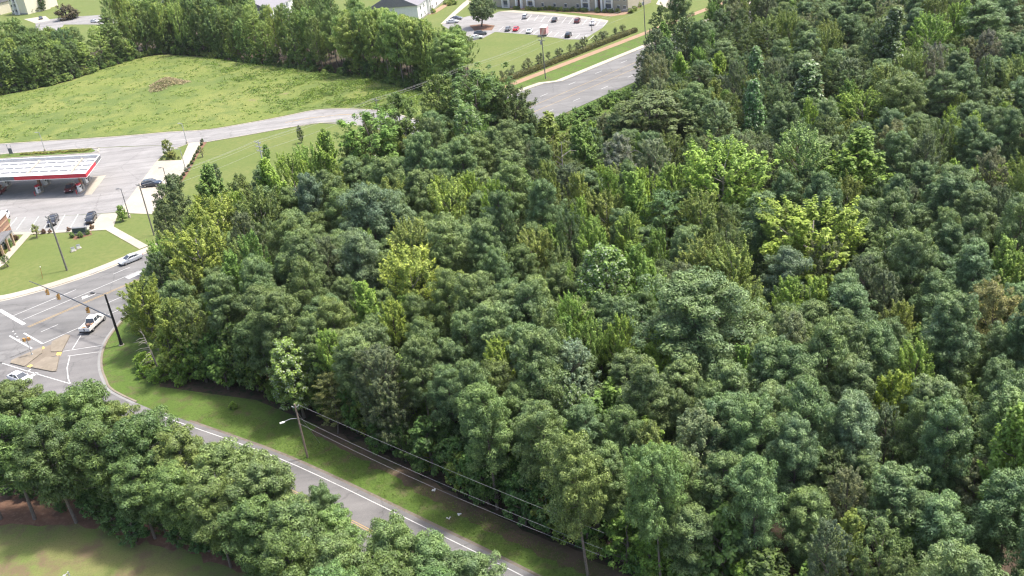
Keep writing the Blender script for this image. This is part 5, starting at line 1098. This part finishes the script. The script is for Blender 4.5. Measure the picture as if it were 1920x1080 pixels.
# ------------------------------------------------------------------ apartments
def window(par_, c, rz, w_=1.1, h_=1.4, dark=False):
    f = MB().box((c[0], c[1], c[2]), (w_, .14, h_), rz).build('window', M_WHITE, par_)
    nx, ny = math.sin(rz), -math.cos(rz)
    for s in (-1, 1):
        MB().box((c[0]+nx*.08+math.cos(rz)*s*w_*.24, c[1]+ny*.08+math.sin(rz)*s*w_*.24, c[2]), (w_*.4, .06, h_*.84), rz).build('pane', M_GLASS, f)
    return f
def gable(mb, L, D, z, rise, over=.5, hip=0.):
    mb.add([(-over, -over, z), (L+over, -over, z), (L+over, D+over, z), (-over, D+over, z), (hip-over, D/2, z+rise), (L+over-hip, D/2, z+rise)], [(0, 1, 5, 4), (2, 3, 4, 5), (1, 2, 5), (3, 0, 4), (0, 3, 2, 1)]); return mb
def block(base, rz, L, D, storeys, wall, label, feats, name='apartment_building', rise=3.2, hip=4.):
    """local x along the facade, facade at y=0 facing -y"""
    o = empty(name, (*base[:2], 0), rz, label, 'apartment building'); H = storeys*2.9+.3
    MB().box((L/2, D/2, H/2), (L, D, H)).build('wall', wall, o)
    gable(MB(), L, D, H+.02, rise, .55, hip).build('roof', M_SHING, o)
    MB().box((L/2, -.05, .3), (L+.1, .12, .6)).build('plinth', M_STONE, o)
    for s in range(storeys):
        z = s*2.9
        for kind, x in feats:
            if kind == 'w': window(o, (x, -.06, z+1.6), 0)
            elif kind == 'b':
                bl_ = MB().box((x, -.35, z+.12), (3.0, .9, .16)).build('balcony', M_WHITE, o)
                MB().box((x, -.03, z+1.35), (2.7, .1, 2.2)).build('balcony_opening', M_SHADEG, o)
                for k in range(11): MB().box((x-1.4+k*.28, -.78, z+.65), (.06, .05, .95)).build('baluster', M_WHITE, bl_)
                MB().box((x, -.78, z+1.14), (2.95, .08, .08)).build('handrail', M_WHITE, bl_)
                for sx in (-1.55, 1.55): MB().box((x+sx, -.45, z+1.45), (.35, 1.0, 2.9)).build('balcony_post', M_WHITE, o)
            elif kind == 'd':
                MB().box((x, -.02, z+1.45), (1.6, .12, 2.88)).build('breezeway', M_DOOR, o)
                for sx in (-1.2, 1.2): MB().box((x+sx, -.5, z+1.45), (.7, 1.0, 2.9)).build('breezeway_wall', M_WHITE, o)
    return o
a0_, a1_ = g(925, 13)[:2], g(1178, 22)[:2]
dv = a1_-a0_; LA = np.linalg.norm(dv); rza = math.atan2(dv[1], dv[0])
def fx_(px, py=18):
    q = g(px, py)[:2]-a0_; return float(q@(dv/LA))
block(a0_, rza, LA, 16, 3, M_TAUPE, 'long taupe apartment block with white balconies behind the car park', [('d', fx_(975, 15)), ('b', fx_(993, 17)), ('w', fx_(1014, 18)), ('w', fx_(1036, 19)), ('w', fx_(1056, 20)), ('w', fx_(1078, 21)), ('b', fx_(1093, 22)), ('d', fx_(1116, 24)), ('b', fx_(1135, 24)), ('w', fx_(1154, 24)), ('w', fx_(1169, 23)), ('b', fx_(950, 14))])
m0, m1 = g(786, 40)[:2], g(826, 8)[:2]; dm_ = m1-m0; rzm = math.atan2(dm_[1], dm_[0]); LM = np.linalg.norm(dm_)
block(m0, rzm, LM+8, 20, 2, M_WHITE, 'white apartment house with grey gabled roof beyond the tree belt', [('w', 4), ('w', 9), ('b', 15), ('w', 21), ('w', 27)], rise=5., hip=0.)
q0 = g(512, 46)[:2]; block(q0, rzm, 24, 16, 2, M_WHITE, 'white apartment house half hidden behind the tall belt trees', [('w', 4), ('w', 10), ('b', 16)], rise=4., hip=0.)
l0, l1 = g(24, 27)[:2], g(52, 27)[:2]; dl = l1-l0; rzl = math.atan2(dl[1], dl[0]); 
block(l0, rzl, np.linalg.norm(dl)+.5, 14, 3, M_CREAM, 'cream apartment house with stacked balconies beside the mown lawn', [('w', 1.6), ('b', 5.2)], hip=0.)
l2 = g(55, 20)[:2]; block(l2, rzl+.1, 9, 12, 3, M_CREAM, 'cream apartment wing beside the clipped cone shrub', [('w', 3.), ('w', 6.5)], hip=0.)
l3 = g(-24, 28)[:2]; block(l3, rzl, 12, 12, 2, M_CREAM, 'low cream apartment wing with shingle roof at the cul-de-sac', [('w', 3.), ('w', 8.5)], hip=0.)
# plants round the apartments
tree('street', G2(903, 50), 10.5, 5.6, 'round shade tree on the mulched bed in the apartment car park', None, (.062, .09, .042), .03, name='shade_tree')
for i, t in enumerate(np.linspace(0, 1, 26)):
    a = 128+80*t; tree('sapling', R(a+fr.uniform(-.8, .8), 34.5+fr.uniform(-.8, .8))[:2], fr.uniform(2.2, 3.2), fr.uniform(1.2, 1.8), 'small ornamental tree in the row behind the clipped hedge', 'ornamental trees behind the hedge', (.09, .11, .05))
hg = empty('hedge', (*R(165, 31.3)[:2], 0), rz_u, 'long clipped hedge beside the clay path', 'hedge')
HN = 26000; hr = np.random.default_rng(5); hx = hr.uniform(-37, 45, HN); hy = hr.uniform(-.8, .8, HN); hz = hr.uniform(.1, 1.25, HN)
onf = hr.integers(0, 3, HN); hy = np.where(onf == 0, -.8, np.where(onf == 1, .8, hy))+hr.normal(size=HN)*.09; hz = np.where(onf == 2, 1.25, hz)+hr.normal(size=HN)*.09
Nn = np.stack([np.zeros(HN), np.where(onf == 0, -1., np.where(onf == 1, 1., 0.)), np.where(onf == 2, 1., .3)], 1)+hr.normal(size=(HN, 3))*.5
me = leaf_mesh('hedge_foliage', np.stack([hx, hy, hz], 1), Nn, .15, .1, hr); hf_ = link('hedge_foliage', me, M_LEAF, hg); hf_.color = (.135, .14, .055, 1)
MB().box((4, 0, .55), (82, 1.4, 1.05)).build('hedge_core', M_BARK, hg)
fe = empty('rail_fence', (*R(165, 33)[:2], 0), rz_u, 'low dark rail fence behind the clipped hedge', 'fence')
MB().box((2, 0, 1.2), (78, .06, .08)).build('rail', M_DKMET, fe); MB().box((2, 0, .3), (78, .06, .08)).build('rail', M_DKMET, fe)
for k in range(33): MB().box((-37+k*2.44, 0, .65), (.08, .08, 1.3)).build('post', M_DKMET, fe)
for i, x in enumerate(list(range(958, 1150, 7))+[1152, 1160, 1168]):
    p = a0_+(dv/LA)*fx_(x, 20)+np.array([math.sin(rza), -math.cos(rza)])*(2.2+fr.uniform(-.4, .8))
    if min(abs(x-975), abs(x-1116)) < 6: continue
    tree('bush', p, fr.uniform(.9, 1.5), fr.uniform(.9, 1.3), 'rounded foundation shrub along the taupe apartment block', 'foundation shrubs of the taupe block', [(.12, .15, .04), (.06, .09, .035)][i % 2])
for x, y in ((1184, 24), (1191, 20), (1197, 13), (1203, 8), (808, 22), (812, 25), (836, 8), (842, 10), (848, 5), (853, 8), (845, 2)): tree('bush', G2(x, y), 1.6, 1.4, 'round clipped shrub at the apartment corner beds', 'clipped shrubs at the apartment corners', (.12, .16, .04))
tree('small', G2(82, 20), 6.5, 2.4, 'dense cone-shaped evergreen beside the cream wing', None, (.04, .075, .025)); tree('bush', G2(130, 36), 6., 5.2, 'round purple-brown ornamental tree beside the driveway', None, (.055, .05, .035), .03, name='ornamental_tree'); tree('small', G2(69, 22), 2.6, 2.4, 'olive shrub at the foot of the cream wing', None, (.09, .10, .04)); tree('small', G2(60, 24), 2.4, 2.4, 'dull green shrub at the foot of the cream house', None, (.07, .09, .04))
MB_ = MB(); tag(MB_.box((0, 0, .7), (3, .15, 1.4), .2).build('board_fence', M_REDBROWN, None, (*g(92, 60)[:2], 0)), 'short red-brown board fence beside the driveway', 'fence')
# straw heap on the field and weeds
def fz_at(x, y):
    i = np.argmin((fx-x)**2+(fy-y)**2); return float(fz.ravel()[i])
hr = np.random.default_rng(9)
def on_field(ii, jj):
    m = len(ii); u1, u2 = hr.random(m), hr.random(m); out = []
    for A_ in (fx, fy, fz): out.append(A_[ii, jj]*(1-u1)*(1-u2)+A_[ii+1, jj]*u1*(1-u2)+A_[ii, jj+1]*(1-u1)*u2+A_[ii+1, jj+1]*u1*u2)
    return np.stack(out, 1)
near_c = np.argwhere(np.hypot(fx[:-1, :-1]-MOUND[0], fy[:-1, :-1]-MOUND[1]) < 10)
pick = near_c[hr.integers(0, len(near_c), 14000)]; hp = on_field(pick[:, 0], pick[:, 1])
dx_, dy_ = hp[:, 0]-MOUND[0], hp[:, 1]-MOUND[1]+.8; aa = np.arctan2(dy_, dx_); rr_ = np.hypot(dx_/1.1, dy_)/(1+.22*np.sin(3*aa+1))
hp = hp[hr.random(len(hp)) < np.clip((6.3-rr_)/2.2, 0, .9)]; HNm = len(hp); hp[:, 2] += .1+np.abs(hr.normal(size=HNm))*.1; hp -= np.array([*MOUND, 0])
me = leaf_mesh('straw_heap', hp, np.array([0, 0, 1.])+hr.normal(size=(HNm, 3))*.5, hr.uniform(.15, .4, HNm), hr.uniform(.05, .13, HNm), hr)
o = link('straw_heap', me, M_DIRT, None, (*MOUND, 0)); tag(o, 'heap of dry cut straw on the mound in the weedy field', 'straw heap', None, 'stuff')
WN = 9000; ii = hr.integers(2, N0-2, WN*3); jj = hr.integers(1, NT-2, WN*3)
wp_ = np.where(ti[ii, jj] > .5, .75, .22)*np.clip(.4+vnoise(fx[ii, jj]*2.2, fy[ii, jj]*2.2, 8)*1.6, .05, 1); keep = hr.random(WN*3) < wp_; ii, jj = ii[keep][:WN], jj[keep][:WN]; nW = len(ii)
u1, u2 = hr.random(nW), hr.random(nW)
bp = np.stack([(fx[ii, jj]*(1-u1)*(1-u2)+fx[ii+1, jj]*u1*(1-u2)+fx[ii, jj+1]*(1-u1)*u2+fx[ii+1, jj+1]*u1*u2), (fy[ii, jj]*(1-u1)*(1-u2)+fy[ii+1, jj]*u1*(1-u2)+fy[ii, jj+1]*(1-u1)*u2+fy[ii+1, jj+1]*u1*u2), (fz[ii, jj]*(1-u1)*(1-u2)+fz[ii+1, jj]*u1*(1-u2)+fz[ii, jj+1]*(1-u1)*u2+fz[ii+1, jj+1]*u1*u2)], 1)
K = 9; off = hr.normal(size=(nW, K, 3))*[.35, .35, .12]; off[..., 2] = np.abs(off[..., 2])+.08
Cw = (bp[:, None, :]+off).reshape(-1, 3); Nw = np.array([0, 0, 1.])+hr.normal(size=Cw.shape)*.6
o = link('field_weeds', leaf_mesh('field_weeds', Cw, Nw, hr.uniform(.14, .3, len(Cw)), hr.uniform(.08, .16, len(Cw)), hr), M_LEAF); o.color = (.17, .25, .06, 1); o['kind'] = 'stuff'; o['label'] = 'rank green weeds covering the field bank'; o['category'] = 'weeds'
# coarse grass on the side road verge
VN = 9000; sv = hr.uniform(0, 1, VN)*(len(SR)-6)+4; i0 = sv.astype(int); f_ = (sv-i0)[:, None]; SRa = np.array(SR)
pv = SRa[np.minimum(i0, len(SR)-2)]*(1-f_)+SRa[np.minimum(i0+1, len(SR)-1)]*f_; pv = pv+np.array([.676, .737])*hr.uniform(1.3, 5.2, (VN, 1))+hr.normal(size=(VN, 2))*.1
o = link('verge_grass', leaf_mesh('verge_grass', np.concatenate([pv, hr.uniform(.05, .2, (VN, 1))], 1), np.array([0, 0, 1.])+hr.normal(size=(VN, 3))*.7, hr.uniform(.06, .12, VN), hr.uniform(.02, .045, VN), hr), M_LEAF); o.color = (.11, .165, .04, 1); o['kind'] = 'stuff'; o['label'] = 'coarse grass tufts on the side road verge'; o['category'] = 'grass'
# ================================================================== haze
hm = bpy.data.materials.new('thin_haze'); hm.use_nodes = True; hn = hm.node_tree; hn.nodes.clear()
ho = hn.nodes.new('ShaderNodeOutputMaterial'); hv = hn.nodes.new('ShaderNodeVolumePrincipled'); hv.inputs['Color'].default_value = (.92, .95, 1, 1); hv.inputs['Density'].default_value = .00004; hv.inputs['Anisotropy'].default_value = .2
hn.links.new(hv.outputs[0], ho.inputs['Volume'])
hb = MB().box((0, 0, 0), (5400, 4400, 80)).build("haze", hm, None, (0, 1100, 37)); hb['kind'] = 'stuff'
